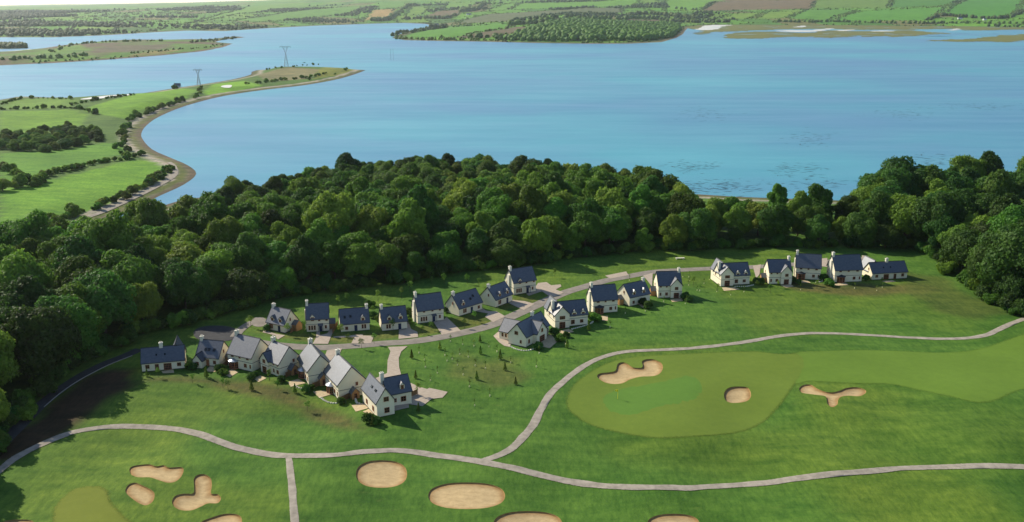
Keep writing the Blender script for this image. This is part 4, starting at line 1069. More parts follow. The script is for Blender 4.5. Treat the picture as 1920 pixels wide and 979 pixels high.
for x, y, s in ((1118,602,1.7),(1107,597,1.4),(1205,572,1.5),(1214,578,1.6),(1285,562,1.6),(1292,566,1.2),(1050,640,1.3),(1040,628,1.5),(1010,655,1.4),(1062,632,1.1),(1418,530,1.2),(1426,533,1.5),(1487,530,1.5),(1496,533,1.2),(1545,526,1.6),(1552,530,1.2),(1555,536,1.7),(1624,526,1.3),
    (356,690,1.3),(363,693,1.2),(413,697,1.4),(420,703,1.2),(470,712,1.1),(478,706,1.0),(528,716,1.1),(575,735,1.2),(583,730,1.0),(640,757,1.1),(692,792,1.5),(706,795,1.3),(695,575,1.6),(712,602,1.3),(768,592,1.6),(765,605,1.2),(700,596,1.4),(838,585,1.1),(500,620,1.2)):
    p = place(x, y); shrub(p[:2], p[2]-.05, s, 'dark garden shrub in the gap between two houses', 'garden shrubs between the houses', 1 if rng.random() < .7 else 0)

# stone edging round gardens
SM = []
for k in range(3):
    v, f = ICO1; g = np.random.default_rng(k); SM.append(raw_mesh('stone', v*np.array([.42, .30, .26])*(1+g.normal(size=(len(v), 1))*.12), f, M['stone']))
for pts_, kk, lab in [([(180,805),(230,830),(300,848),(370,845),(425,825)], KG, 'curved white stone edging below the house with the tan court'),
    ([(770,645),(880,615),(950,590),(970,568)], KG, 'curved white stone edging below the two-dormer house of the middle row'),
    ([(365,520),(410,545),(460,555)], KB, 'white stone edging in front of the fifth lower house'),
    ([(615,638),(680,680),(760,690),(805,680)], KB, 'white stone edging in front of the sixth lower house'),
    ([(940,640),(960,690),(1000,690)], KB, 'short white stone edging beside the nearest house'),
    ([(280,420),(380,420),(450,405)], KI, 'white stone edging below the leftmost house of the right-hand row'),
    ([(1010,385),(1060,375),(1065,360)], KI, 'white stone edging below the middle house of the right-hand row')]:
    C = ground_poly(zoomed(pts_, *kk), 8, False); s = np.concatenate([[0], np.cumsum(np.linalg.norm(np.diff(C, axis=0), axis=1))])
    root = empty('stone_edging', (*C[0], 0)); tag(root, lab, 'edging')
    for t in np.arange(0, s[-1], .8):
        x, y = np.interp(t, s, C[:, 0]), np.interp(t, s, C[:, 1])
        link('stone', SM[rng.integers(3)], root, (x-C[0, 0], y-C[0, 1], float(h_main(np.array([x]), np.array([y]))[0])+.1), (0, 0, rng.uniform(0, 6)))

# timber garden fences
for (a, b), kk, lab in [(((283,445), (400,390)), KB, 'brown timber fence right of the fourth lower house'), (((540,545), (660,505)), KB, 'brown timber fence between the fifth and sixth lower houses'),
    (((805,680), (975,598)), KB, 'long brown timber fence between the sixth house and the nearest house'), (((1445,640), (1528,605)), KB, 'brown timber fence by the drive of the nearest house'),
    (((480,545), (628,452)), (470, 540, 6.4), 'brown timber fence beside the two-dormer cottage at the left of the upper row'), (((985,550), (1045,445)), (470, 540, 6.4), 'brown timber fence between the second and third upper houses'),
    (((1040,600), (1165,500)), KA, 'brown timber fence between the second and third lower houses')]:
    A, B = [place(*p) for p in zoomed([a, b], *kk)]; Lf = np.linalg.norm((B-A)[:2]); n_ = max(1, round(Lf/2.4)); w = Lf/n_
    o = empty('garden_fence', tuple(A), math.atan2(*(B-A)[1::-1])); tag(o, lab, 'fence')
    slope = (B[2]-A[2])/Lf
    for i in range(n_+1): link('post', MB().box(-.06, .06, -.06, .06, -.3, 1.65).mesh('post', M['fence']), o, (i*w, 0, slope*i*w))
    for i in range(n_):
        for r_ in range(4): link('board', MB().box(.065, w-.065, -.025, .025, .1+r_*.38, .1+r_*.38+.36).mesh('board', M['fence']), o, (i*w, 0, slope*(i+.5)*w))

# flag on the green
p = place(1158, 749); o = empty('golf_flag', tuple(p)); tag(o, 'yellow flag on a thin pole standing on the putting green', 'flag')
MB().tube([(0, 0, -.2), (0, 0, 1.5), (0, 0, 3.0)], [.05, .05, .04], 8).build('pole', M['flag'], o)
fl = []
for i in range(6):
    x = -i*.16; fl += [(x, .10*math.sin(i*1.3), 2.95-i*.02), (x, .10*math.sin(i*1.3+.4), 2.2+i*.05)]
me = raw_mesh('flag', fl, [(2*i, 2*i+1, 2*i+3, 2*i+2) for i in range(5)], M['flag']); fo = link('flag', me, o); fo.modifiers.new('thick', 'SOLIDIFY').thickness = .03

# seating in the shaded meadow: a pale stone bench
p = place(1275, 486); o = empty('stone_bench', tuple(p), .1); tag(o, 'pale low bench on the grass in front of the wood', 'bench')
MB().box(-1.9, 1.9, -.5, .5, .45, .62).build('seat', M['stone'], o)
for x in (-1.5, 1.5): MB().box(x-.2, x+.2, -.4, .4, -.2, .45).build('leg', M['stone'], o)

# ------------------------------------------------------------------ pylons
def pylon(px, py, H, label, bw, rz):
    p = place(px, py); o = empty('electricity_pylon', tuple(p), rz); tag(o, label, 'pylon', 'pylons on the spit')
    def wd(z): return bw*(1-z/(H*.62))*.5+.9*z/(H*.62)*.5
    zs_ = [0, H*.2, H*.36, H*.5, H*.62]; t = .30
    legs = [MB() for _ in range(4)]; br = MB()
    for z0, z1 in zip(zs_[:-1], zs_[1:]):
        a, b = wd(z0), wd(z1); c0 = [(-a, -a), (a, -a), (a, a), (-a, a)]; c1 = [(-b, -b), (b, -b), (b, b), (-b, b)]
        for i in range(4):
            j = (i+1) % 4; legs[i].bar((*c0[i], z0), (*c1[i], z1), t)
            br.bar((*c0[i], z0), (*c1[j], z1), t*.5).bar((*c0[j], z0), (*c1[i], z1), t*.5).bar((*c1[i], z1), (*c1[j], z1), t*.5)
    for l in legs: l.build('leg', M['steel'], o)
    br.build('lattice_bracing', M['steel'], o)
    hd = MB(); zt = H*.9; x1 = H*.125; w = .5
    for y in (-w, w):
        for s in (-1, 1):
            hd.bar((s*w, y, H*.62), (s*x1, y, zt), t).bar((s*x1, y, zt), (s*x1*1.05, y, H*.96), t*.7)
            hd.bar((s*w, y, H*.62), (s*x1*.45, y, zt), t*.5).bar((s*x1*.6, y, H*.77), (s*x1*.45, y, zt), t*.5)
        hd.bar((-x1*1.9, y*.3, zt), (x1*1.9, y*.3, zt), t).bar((-x1, y, zt-.9), (x1, y, zt-.9), t*.6)
        for s in (-1, 1): hd.bar((s*x1*1.9, y*.3, zt), (s*x1, y, zt-1.6), t*.6)
    hd.build('cross_arm', M['steel'], o)
    for x in (-x1*1.85, 0, x1*1.85): MB().tube([(x, 0, zt-.1), (x, 0, zt-1.2), (x, 0, zt-2.4)], [.16, .2, .12], 6).build('insulator', M['band'], o)
pylon(537, 126, 42, 'tall lattice pylon near the end of the spit', 7.5, .1)
pylon(373, 161, 27, 'shorter lattice pylon where the spit leaves the farmland', 5.5, .1)
for px in (733, 737.5):
    p = un(px, 113, SEA); o = empty('marker_pole', tuple(p)); tag(o, 'thin pole standing in the water beyond the tip of the spit', 'pole', 'marker poles in the water')
    MB().tube([(0, 0, -3), (0, 0, 12), (0, 0, 24)], [.35, .3, .22], 6).build('mast', M['steel'], o)
    MB().box(-1.2, 1.2, -.15, .15, 22.6, 23.0).build('cross_bar', M['steel'], o)

# pale lagoons on the farmland
def flat(name, pp, z, material, cat=None, n=4, rag=0):
    P = catmull([un(x, y, z)[:2] for x, y in pp], n)
    if rag: P = P+np.column_stack([rng.normal(size=len(P))*rag*.6, rng.normal(size=len(P))*rag])
    pts_ = [Vector(p) for p in P]; m_ = len(P)
    ov, oe, of, *_ = delaunay_2d_cdt(pts_, [(i, (i+1) % m_) for i in range(m_)], [], 1, 1e-4)
    return struct(link(name, raw_mesh(name, [(v.x, v.y, z) for v in ov], of, material)))
for pp in ([(152,186),(180,182),(240,177),(242,179),(200,184),(160,187)], [(414,163),(420,160.5),(434,160),(433,164),(424,165)]):
    P = np.array([place(*q)[:2] for q in pp]); sheet('lagoon_mud', None, .35, M['mud'], world_pts=catmull(P, 4), grid=6)

# cottages on the farmland and the far bank
def farmhouse(p, L, W, e, r, rz, label, roofm='slate', group=None):
    o = empty('farmhouse', tuple(p), rz); tag(o, label, 'house', group)
    MB().prism([(-W/2, -1.5), (W/2, -1.5), (W/2, e), (0, r), (-W/2, e)], 'x', -L/2, L/2).build('wall', M['white'], o)
    MB().prism([(-W/2-.4, e-.4*(r-e)/(W/2)), (0, r+.02), (W/2+.4, e-.4*(r-e)/(W/2)), (W/2+.4, e-.4*(r-e)/(W/2)+.3), (0, r+.35), (-W/2-.4, e-.4*(r-e)/(W/2)+.3)], 'x', -L/2-.3, L/2+.3).build('roof', M[roofm], o)
    MB().box(-L/2+.1, -L/2+1.1, -.5, .5, r-.6, r+1.2).build('chimney', M['chim'], o)
    for x in (-L*.3, 0, L*.3): MB().box(x-.5, x+.5, -W/2-.05, -W/2+.02, .9, 2.2).build('window', M['glass'], o)
farmhouse(place(333, 164), 9, 6, 3, 6, .2, 'white cottage beside a dark tree at the back of the farmland')

# ripple shading put into dark flecks laid on the water at the right
def ripple_flecks(cx, cy, rx, ry, n, label):
    g = np.random.default_rng(int(cx)); V = []; F = []; c0 = un(cx, cy, SEA)
    for _ in range(n):
        x, y = g.normal()*rx*.5, g.normal()*ry*.5; q = un(cx+x, cy+y, SEA); L = g.uniform(1.0, 4.5); w = g.uniform(.35, .9); a = g.normal()*.5
        d = np.array([math.cos(a), math.sin(a)]); e = np.array([-d[1], d[0]]); b = q[:2]-c0[:2]; k = len(V)
        V += [(*(b-d*L), .01), (*(b-d*L*.2-e*w), .02), (*(b+d*L), .01), (*(b+d*L*.3+e*w*.8), .02), (*b, .12)]
        F += [(k, k+1, k+4), (k+1, k+2, k+4), (k+2, k+3, k+4), (k+3, k, k+4)]
    o = link('ripple_patch', raw_mesh('ripple_patch', V, F, M['ripple_flecks']), None, tuple(c0)); o['kind'] = 'stuff'; tag(o, label, 'ripples')
for i, (cx, cy, rx, ry, n, lab) in enumerate([(1322,212,50,14,60,'patch of dark ripple flecks nearest mid-water'), (1515,260,50,14,55,'patch of dark ripple flecks in the middle of the right-hand water'), (1300,312,60,14,60,'patch of dark ripple flecks left above the shore meadow'), (1490,318,60,16,60,'patch of dark ripple flecks above the tall narrow tree'),
    (1690,212,70,10,60,'patch of dark ripple flecks far out at the right'), (1830,200,110,8,90,'long streak of dark ripple flecks near the right edge'), (1745,300,55,14,55,'patch of dark ripple flecks above the right-hand wood'), (1330,350,150,14,160,'broad scatter of dark ripple flecks close to the shore meadow'), (1560,345,120,12,60,'thin scatter of ripple flecks close to the right shore')]):
    ripple_flecks(cx, cy, rx, ry, n, lab)

# ------------------------------------------------------------------ far bank
far_px = [(-700,86),(-300,78),(-100,73),(0,70),(100,70),(200,66),(300,60),(350,57.5),(420,58.5),(500,53),(600,48),(700,44.5),(760,43),(800,45),(812,49),(808,54),(775,57),(745,66),(735,71),(760,75.5),(830,77),(900,78),(1000,80.5),(1100,82),(1180,82),(1240,79),(1268,71),(1280,64),(1284,58),(1292,50.5),(1330,47),(1400,47),(1600,48),(1800,50),(1920,52),(2300,56),(2900,60)]
far_w = [tuple(un(x, y, SEA)[:2]) for x, y in far_px]
FAR = np.array([(-16000, far_w[0][1])]+far_w+[(16000, far_w[-1][1]), (16000, 30000), (-16000, 30000)])
def h_far(X, Y):
    X = np.asarray(X, float); Y = np.asarray(Y, float); d = sdist(X, Y, FAR); u = X/np.maximum(Y, 1)
    k = np.interp(u, [-.6, -.35, -.15, .05, .6], [.017, .038, .066, .078, .082]); cap = np.interp(u, [-.6, -.35, -.15, 0, .6], [60, 112, 200, 250, 260])
    r = 1.5+cap*(1-np.exp(-np.maximum(d-60, 0)*k/cap))
    r = r*(1+.22*(vnoise(X/900, Y/900, 21)-.5))+9*(vnoise(X/330, Y/330, 22)-.5)*smooth((d-150)/500)
    return SEA+np.where(d > 0, np.minimum(d*.06, 1.5)+np.maximum(r-1.5, 0)*smooth(d/120), np.maximum(d*.05, -5))
fx = np.unique(np.concatenate([np.arange(-15000, -4200, 400), np.arange(-4200, 4600, 22), np.arange(4600, 15001, 400)]))
fy = np.unique(np.concatenate([np.arange(2500, 4200, 22), np.arange(4200, 8000, 26), np.arange(8000, 29001, 420)]))
FX, FY = np.meshgrid(fx, fy); FZ = h_far(FX, FY); FD = sdist(FX, FY, FAR)
def pf(px, py): return place(px, py, h_far, 2200, 20000, 1400)
Z7 = (700, 0, 3.148); Z1 = (1250, 0, 2.866); Z0 = (0, 0, 2.595)
far_fields = [(zoomed(p, *k), c) for p, k, c in [
 ([(1765,100),(1820,48),(1925,44),(1915,70),(1890,88)], Z0, (.34, .23, .10)),
 ([(190,58),(310,-8),(820,-8),(775,48),(430,54)], Z1, (.145, .105, .06)),
 ([(785,44),(800,5),(1220,-6),(1190,44)], Z1, (.115, .20, .03)), ([(890,114),(1050,58),(1500,37),(1410,108)], Z1, (.085, .235, .024)),
 ([(1480,85),(1620,-6),(1930,-6),(1885,58),(1830,88)], Z1, (.065, .205, .022)), ([(660,100),(765,52),(1030,52),(870,110)], Z1, (.09, .22, .026)),
 ([(475,105),(545,63),(720,61),(640,97)], Z1, (.14, .235, .03)), ([(265,105),(390,70),(525,66),(450,102)], Z1, (.14, .235, .032)), ([(185,105),(260,77),(335,77),(255,105)], Z1, (.13, .21, .03)),
 ([(1195,42),(1225,-6),(1600,-6),(1500,33)], Z1, (.07, .19, .024)), ([(0,60),(0,-6),(290,-6),(180,52)], Z1, (.12, .26, .026)),
 ([(500,140),(560,110),(690,82),(1150,57),(1490,43),(1470,75),(1000,92),(800,128)], Z7, (.105, .125, .065)),
 ([(660,66),(850,10),(880,14),(800,60)], Z7, (.115, .24, .03)), ([(820,56),(880,20),(1090,15),(1590,-4),(1530,36),(1150,48)], Z7, (.11, .25, .026)),
 ([(410,52),(460,15),(640,10),(560,46)], Z7, (.12, .235, .032)), ([(310,95),(380,65),(520,58),(510,90)], Z7, (.15, .115, .07)), ([(20,48),(70,5),(250,-2),(180,48)], Z7, (.10, .22, .03)), ([(200,92),(235,40),(345,35),(300,85)], Z7, (.13, .23, .03)),
 ([(140,228),(190,200),(440,162),(820,140),(830,155),(640,195),(500,222)], Z7, (.085, .215, .026)), ([(490,222),(620,192),(850,157),(960,157),(900,187),(780,205),(600,232)], Z7, (.12, .10, .065)), ([(1370,135),(1480,112),(1700,115),(1700,135)], Z7, (.13, .10, .065)),
 ([(860,130),(1230,30),(1480,10),(1500,30),(1150,70)], Z0, (.12, .24, .03)), ([(1150,100),(1400,60),(1700,30),(1840,20),(1720,60),(1250,110)], Z0, (.10, .22, .03))]]
# base patchwork: a warped grid of fields
def field_id(X, Y):
    wx = X+160*(vnoise(X/700, Y/700, 31)-.5)+.35*Y; wy = Y-.3*X+220*(vnoise(X/600, Y/800, 32)-.5)
    j = np.floor(wy/330); i = np.floor((wx+137*(j % 3))/215)
    return (i*131+j*7919).astype(np.int64)
FID = field_id(FX, FY)
pal = np.array([(.075, .185, .026), (.10, .225, .026), (.06, .145, .026), (.115, .205, .036), (.085, .19, .028), (.13, .13, .06), (.05, .115, .026), (.09, .21, .026)])
FC = np.array([1.25, 1.32, .9])*pal[(FID*2654435761 >> 7) % 8]*(.9+.2*vnoise(FX/120, FY/120, 41))[..., None]
woodn = vnoise(FX/420, FY/420, 51); leftw = np.interp(FX/np.maximum(FY, 1), [-.6, -.3, -.1, .1], [.36, .42, .62, .70])
for i, (pp, c) in enumerate(far_fields):
    P = np.array([pf(*q)[:2] for q in pp]); w = inside(FX, FY, P); FC[w] = np.array(c)*np.array([1.08, 1.14, .95]); FID[w] = 10**9+i; woodn[w] = 0
band = (FD < 45); FC[band] = (.06, .10, .03)
FC[(FD < 14)] = (.20, .16, .10)
me = raw_mesh('far_bank', np.stack([FX, FY, FZ], -1).reshape(-1, 3), (lambda I: np.stack([I[:-1, :-1], I[:-1, 1:], I[1:, 1:], I[1:, :-1]], -1).reshape(-1, 4))(np.arange(FX.size).reshape(FX.shape)), M['far'], True)
set_col(me, FC.reshape(-1, 3)); struct(link('far_bank', me))

def blob_mesh(name, P, S, material, base, seed, sub=ICO1, zs=1.0):
    """joined low tree shapes at points P with radii S"""
    g = np.random.default_rng(seed); v, f = sub; n = len(P)
    D = 1+g.normal(size=(n, len(v), 1))*.16
    V = v[None]*D*S[:, None, None]*np.array([1, 1, zs])
    a = g.uniform(0, 6.28, n); c, s = np.cos(a)[:, None], np.sin(a)[:, None]
    V = np.stack([V[..., 0]*c-V[..., 1]*s, V[..., 0]*s+V[..., 1]*c, V[..., 2]], -1)+P[:, None, :]+np.array([0, 0, base])*S[:, None, None]
    F = (f[None]+np.arange(n)[:, None, None]*len(v)).reshape(-1, 3)
    return raw_mesh(name, V.reshape(-1, 3), F, material)
# hedgerow points: where neighbouring field ids differ
inview = (np.abs(FX/np.maximum(FY, 1)) < .62) & (FY < 8600) & (FD > 12)
dif = np.zeros(FID.shape, bool); dif[:, :-1] |= FID[:, :-1] != FID[:, 1:]; dif[:-1] |= FID[:-1] != FID[1:]
sel = np.argwhere(dif & inview & (rng.random(FID.shape) < .8))
groups = {}
for j, i in sel:
    a = int(FID[j, i]); b = int(FID[j, i+1] if FID[j, i+1] != a else FID[min(j+1, len(fy)-1), i])
    key = (min(a, b), max(a, b)); groups.setdefault(key, []).append((FX[j, i], FY[j, i], FZ[j, i]))
big_h = sorted(groups.items(), key=lambda kv: -len(kv[1])/np.mean([p[1] for p in kv[1]]))
def hedge_pts(L, g):
    P = np.array(L); P = np.repeat(P, 2, 0)+g.normal(size=(2*len(P), 3))*np.array([7, 7, 0]); return P
left_h = []
for n_, (key, L) in enumerate(big_h):
    P = hedge_pts(L, rng); S = rng.uniform(2.2, 4.2, len(P))*np.where(rng.random(len(P)) < .12, 1.7, 1)
    if n_ < 220 and len(L) > 3:
        c = P.mean(0); me = blob_mesh('hedge', P-c, S, M['farleaf'], .5, n_)
        right_ = c[0] > 800; side_ = 'right of the wooded point' if right_ else ('left of the wooded point' if c[0] < -900 else 'behind the wooded point')
        o = link('hedge', me, None, tuple(c)); tag(o, f'dark hedgerow dividing the fields on the far bank {side_}', 'hedge', f'far bank hedgerows {side_}')
    else: left_h.append((P, S))
if left_h:
    o = link('distant_hedges', blob_mesh('distant_hedges', np.concatenate([a for a, b in left_h]), np.concatenate([b for a, b in left_h]), M['farleaf'], .5, 5)); o['kind'] = 'stuff'; tag(o, 'short far-off bits of hedge on the opposite hills', 'hedges')
# woods on the far bank
def scatter(poly, n, mind, hf):
    poly = np.asarray(poly); c = rng.uniform(poly.min(0), poly.max(0), (n, 2)); c = c[inside(c[:, 0], c[:, 1], poly)]
    cell = {}; out = []
    for p in c:
        k = (int(p[0]//mind), int(p[1]//mind))
        if all((p[0]-q[0])**2+(p[1]-q[1])**2 > mind*mind for a in (-1, 0, 1) for b in (-1, 0, 1) for q in cell.get((k[0]+a, k[1]+b), ())):
            cell.setdefault(k, []).append(p); out.append(p)
    out = np.array(out); return np.column_stack([out, hf(out[:, 0], out[:, 1])])
wp = np.array([pf(*q)[:2] for q in zoomed([(790,243),(850,205),(960,175),(1050,140),(1200,128),(1500,140),(1720,145),(1800,150),(1808,185),(1760,222),(1600,243),(1300,247),(1000,246)], *Z7)])
P = scatter(wp, 16000, 13, h_far); print('point wood', len(P))
o = link('point_wood', blob_mesh('point_wood', P, rng.uniform(5.5, 11.5, len(P)), M['farleaf'], .9, 8, ICO2, 1.0)); o['kind'] = 'stuff'; tag(o, 'dense sunlit wood covering the point on the far bank', 'woodland')
lines = [(zoomed(p, *k), n_, s) for p, k, n_, s in [
  ([(830,150),(950,140),(1100,130),(1300,118),(1450,118),(1600,110),(1800,130)], Z7, 60, 10), ([(830,130),(950,115),(1100,105),(1250,95),(1420,90)], Z7, 40, 9), ([(1500,90),(1620,85),(1750,95),(1900,110)], Z7, 34, 10),
  ([(1440,50),(1560,40),(1640,45),(1900,60)], Z7, 26, 8), ([(520,70),(600,60),(650,30)], Z7, 40, 12), ([(180,115),(300,110),(420,112),(480,95)], Z7, 26, 9), ([(0,125),(80,120),(140,85),(220,35)], Z7, 60, 11),
  ([(0,120),(100,120),(200,122),(330,120)], Z1, 24, 8), ([(600,118),(760,120),(900,118),(1100,122),(1380,128),(1500,125),(1900,128)], Z1, 70, 7), ([(1400,110),(1480,85),(1560,90),(1700,100),(1850,95),(1910,60)], Z1, 46, 8),
  ([(110,215),(160,195),(205,195),(260,183)], Z7, 12, 6), ([(335,172),(390,166),(440,155)], Z7, 12, 9), ([(580,225),(640,222),(720,225),(790,235)], Z7, 12, 7), ([(130,232),(300,236),(480,236),(600,236)], Z7, 26, 4)]]
for i, (pp, n_, s) in enumerate(lines):
    C = catmull([pf(*q)[:2] for q in pp], 10, False); t = np.linspace(0, len(C)-1, n_); q = np.column_stack([np.interp(t, np.arange(len(C)), C[:, 0]), np.interp(t, np.arange(len(C)), C[:, 1])])+rng.normal(size=(n_, 2))*9
    P = np.column_stack([q, h_far(q[:, 0], q[:, 1])]); c = P.mean(0)
    o = link('tree_line', blob_mesh('tree_line', P-c, rng.uniform(.85, 1.35, n_)*s*1.15, M['farleaf'], .7, 60+i, ICO2), None, tuple(c))
    tag(o, 'ragged line of trees between fields on the far shore around the wooded point', 'tree line', 'far shore tree lines'); o['kind'] = 'stuff'
hz = np.argwhere((woodn > leftw) & inview & (FD > 20) & (rng.random(FID.shape) < .55)); print('hill wood', len(hz))
if len(hz) > 5200: hz = hz[rng.choice(len(hz), 5200, False)]
P = np.array([(FX[j, i], FY[j, i], FZ[j, i]) for j, i in hz])+rng.normal(size=(len(hz), 3))*np.array([9, 9, 0])
o = link('hill_woods', blob_mesh('hill_woods', P, rng.uniform(5, 10, len(P)), M['farleaf'], .7, 9)); o['kind'] = 'stuff'; tag(o, 'hazy woods and copses on the far hillsides', 'woodland')
# farms
for px, py, L, rz, lab in [(818,48,26,.1,'white house by the water at the neck of the wooded point'), (879,28,34,.2,'pale farm buildings among trees above the wooded point'), (1800,36,26,.0,'grey-white house among trees on the far right shore'), (1846,38,20,.3,'small bright white house on the far right shore'), (1100,39,22,.1,'pale house behind the wooded point'), (410,50,18,.1,'white house on the far left shore')]:
    farmhouse(pf(px, py), L, 10, 6, 11, rz, lab)

# ------------------------------------------------------------------ island at the left
isl_px = [(-260,135),(-100,127),(0,122.5),(100,118),(200,112),(300,104),(380,96),(418,88),(434,82),(400,79),(418,74.5),(458,70),(440,69),(380,75),(300,76.5),(240,77),(180,79),(120,85),(60,94),(0,99),(-120,104),(-260,110)]
ISL = np.array([un(x, y, SEA)[:2] for x, y in isl_px])
def h_isl(X, Y):
    d = sdist(np.asarray(X, float), np.asarray(Y, float), ISL); r = 9*(1-np.exp(-np.maximum(d, 0)/60))*(.7+.6*vnoise(np.asarray(X)/150, np.asarray(Y)/150, 61))
    return SEA+np.where(d > 0, .4+r, np.maximum(d*.05, -4))
ix = np.arange(ISL[:, 0].min()-20, ISL[:, 0].max()+20, 10.); iy = np.arange(ISL[:, 1].min()-20, ISL[:, 1].max()+20, 12.)
IX, IY = np.meshgrid(ix, iy); ID = sdist(IX, IY, ISL); IC = np.empty(IX.shape+(3,)); IC[:] = (.11, .145, .045)
n1 = vnoise(IX/90, IY/160, 71); IC[n1 > .55] = (.125, .10, .06); IC[n1 < .33] = (.095, .20, .03)
for pp, c in [([(75,116),(150,104),(185,104),(160,113)], (.115, .24, .03)), ([(185,110),(215,98),(250,100),(235,108)], (.10, .22, .03)), ([(240,106),(290,95),(345,92),(310,101)], (.20, .19, .06)), ([(80,100),(115,88),(150,84),(160,92)], (.13, .24, .035)), ([(170,92),(250,85),(330,82),(300,92),(200,98)], (.125, .115, .07))]:
    P = np.array([place(*q, h_isl, 1500, 4000)[:2] for q in pp]); IC[inside(IX, IY, P)] = c
IC[ID < 9] = (.16, .12, .075)
me = raw_mesh('island', np.stack([IX, IY, h_isl(IX, IY)], -1).reshape(-1, 3), (lambda I: np.stack([I[:-1, :-1], I[:-1, 1:], I[1:, 1:], I[1:, :-1]], -1).reshape(-1, 4))(np.arange(IX.size).reshape(IX.shape)), M['far'], True)
set_col(me, IC.reshape(-1, 3)); struct(link('island', me))
for i, (pp, n_, s, lab) in enumerate([([(100,98),(130,86),(180,80),(240,78),(300,77)], 46, 4, 'line of trees along the back of the left-hand island'), ([(0,112),(60,110),(120,108),(160,104)], 34, 4.5, 'trees across the near end of the left-hand island'), ([(250,100),(290,97),(330,93),(380,90),(420,84)], 34, 2.8, 'low scrub along the front of the left-hand island'), ([(360,80),(400,76),(440,71)], 40, 4.0, 'thin scrub along the tip of the left-hand island'), ([(60,117),(160,112),(260,107)], 26, 2.4, 'thin hedge along the near shore of the left-hand island')]):
    C = catmull([place(*q, h_isl, 1500, 4500)[:2] for q in pp], 10, False); t = np.linspace(0, len(C)-1, n_); q = np.column_stack([np.interp(t, np.arange(len(C)), C[:, 0]), np.interp(t, np.arange(len(C)), C[:, 1])])+rng.normal(size=(n_, 2))*7
    P = np.column_stack([q, h_isl(q[:, 0], q[:, 1])]); c = P.mean(0)
    o = link('tree_line', blob_mesh('tree_line', P-c, rng.uniform(.6, 1.3, n_)*s, M['farleaf'], .6, 90+i), None, tuple(c)); tag(o, lab, 'tree line'); o['kind'] = 'stuff'
# small dark holm behind the island
HP = catmull([un(x, y, SEA)[:2] for x, y in [(-60,92),(0,92),(40,91),(52,90),(45,86),(0,86),(-60,87)]], 4)
hx, hy = [a.ravel() for a in np.meshgrid(np.arange(HP[:, 0].min(), HP[:, 0].max(), 15), np.arange(HP[:, 1].min(), HP[:, 1].max(), 15))]
kk = sdist(hx, hy, HP) > 4
V = [(*p, SEA-.5) for p in HP]+[(*(HP.mean(0)+(p-HP.mean(0))*.9), SEA+2) for p in HP]; n_ = len(HP)
struct(link('holm', raw_mesh('holm', V, [(i, (i+1) % n_, n_+(i+1) % n_, n_+i) for i in range(n_)]+[tuple(range(n_, 2*n_))], M['marsh'])))
P = np.column_stack([hx[kk], hy[kk], np.full(kk.sum(), SEA+1.5)])
if len(P):
    P = P[rng.choice(len(P), min(len(P), 260), False)]; c = P.mean(0)
    o = link('holm_wood', blob_mesh('holm_wood', P-c, rng.uniform(5, 8, len(P)), M['farleaf'], .7, 11), None, tuple(c)); o['kind'] = 'stuff'; tag(o, 'dark wooded holm behind the island at the far left', 'woodland')
flat('shingle_bar', [(-60,98),(0,97),(40,94),(58,92),(50,95),(20,99),(-40,104)], SEA+.3, M['mud'])

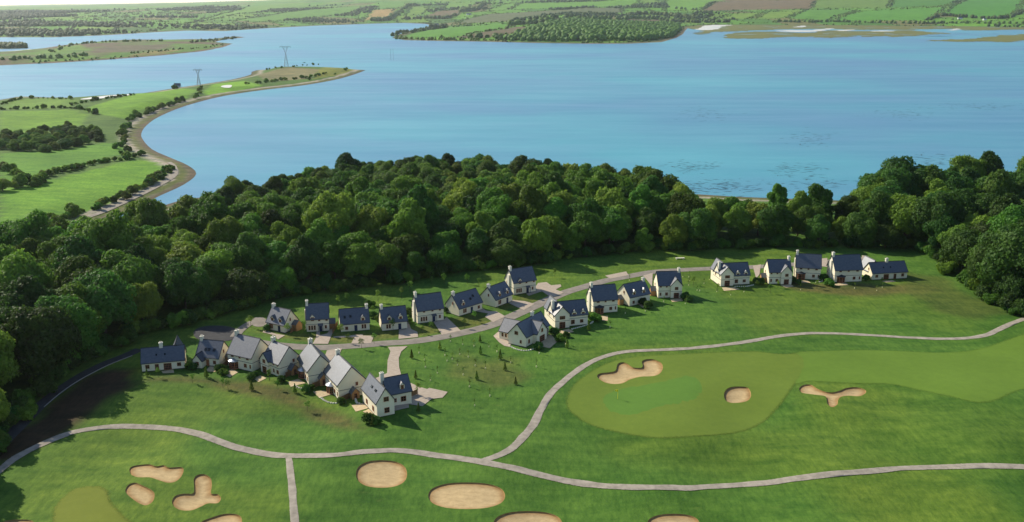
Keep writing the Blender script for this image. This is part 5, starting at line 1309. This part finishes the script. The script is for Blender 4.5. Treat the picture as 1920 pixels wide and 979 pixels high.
# ------------------------------------------------------------------ salt marsh at the far right
flat('salt_marsh', zoomed([(315,192),(360,178),(440,172),(560,170),(640,174),(760,176),(880,164),(1000,168),(1290,163),(1400,172),(1510,180),(1400,186),(1330,192),(1210,199),(1180,194),(1060,197),(1030,188),(1000,197),(900,202),(830,202),(740,199),(620,200),(480,207),(350,207)], *Z1), SEA+.30, M['marsh'], n=10, rag=16)
flat('salt_marsh', zoomed([(90,128),(300,124),(700,126),(1100,130),(1500,136),(1920,138),(2300,140),(2300,150),(1920,158),(1640,164),(1540,156),(1290,160),(1000,160),(880,155),(600,158),(400,168),(270,172),(180,184),(150,178),(190,160),(110,152)], *Z1), SEA+.34, M['marsh'], n=12, rag=22)
flat('salt_marsh', zoomed([(1400,221),(1500,213),(1640,209),(1740,197),(1920,183),(2300,170),(2300,215),(1920,217),(1850,226),(1700,222),(1600,224)], *Z1), SEA+.30, M['marsh'], n=10, rag=16)
for pp in ([(165,158),(200,140),(260,132),(330,130),(350,134),(300,142),(270,156),(210,162)], [(585,166),(640,162),(760,163),(860,154),(890,152),(850,164),(740,172),(640,170)], [(690,146),(720,139),(750,139),(735,146)], [(910,163),(1000,159),(1010,163),(930,167)], [(1520,160),(1560,154),(1580,158),(1540,164)], [(1100,166),(1200,165),(1210,168),(1110,169)]):
    flat('pool_glint', zoomed(pp, *Z1), SEA+.42, M['mud'], n=8, rag=14)  # pale patches: sky reflected in wet pools, put into the colour
pool = MB()
for _ in range(70):
    cx, cy = rng.uniform(250, 1900), rng.choice([rng.uniform(140, 158), rng.uniform(176, 198)]); q = un(1250+cx/2.866, cy/2.866, SEA+.46); a, b = rng.uniform(6, 45), rng.uniform(6, 22); n_ = 9
    pool.add([(q[0]+a*math.cos(6.283*k/n_)*rng.uniform(.6, 1.2), q[1]+b*math.sin(6.283*k/n_)*rng.uniform(.6, 1.2), SEA+.46) for k in range(n_)], [tuple(range(n_))])
o = pool.build('marsh_pools', M['water']); o['kind'] = 'stuff'; tag(o, 'many small pools shining among the salt marsh at far right', 'pools')

# ------------------------------------------------------------------ air
hb = MB().box(-16500, 16500, -600, 29500, SEA-8, 340).build('haze', M['white'])
hm = bpy.data.materials.new('haze'); hm.use_nodes = True; t_ = hm.node_tree; t_.nodes.remove(t_.nodes['Principled BSDF'])
pv_ = t_.nodes.new('ShaderNodeVolumePrincipled'); pv_.inputs['Color'].default_value = (.86, .93, 1, 1); pv_.inputs['Density'].default_value = 2.7e-5
pv_.inputs['Anisotropy'].default_value = .6
t_.links.new(pv_.outputs[0], t_.nodes['Material Output'].inputs['Volume'])
hb.data.materials.clear(); hb.data.materials.append(hm); hb['kind'] = 'stuff'; tag(hb, 'thin pale haze over the estuary and far hills', 'haze')
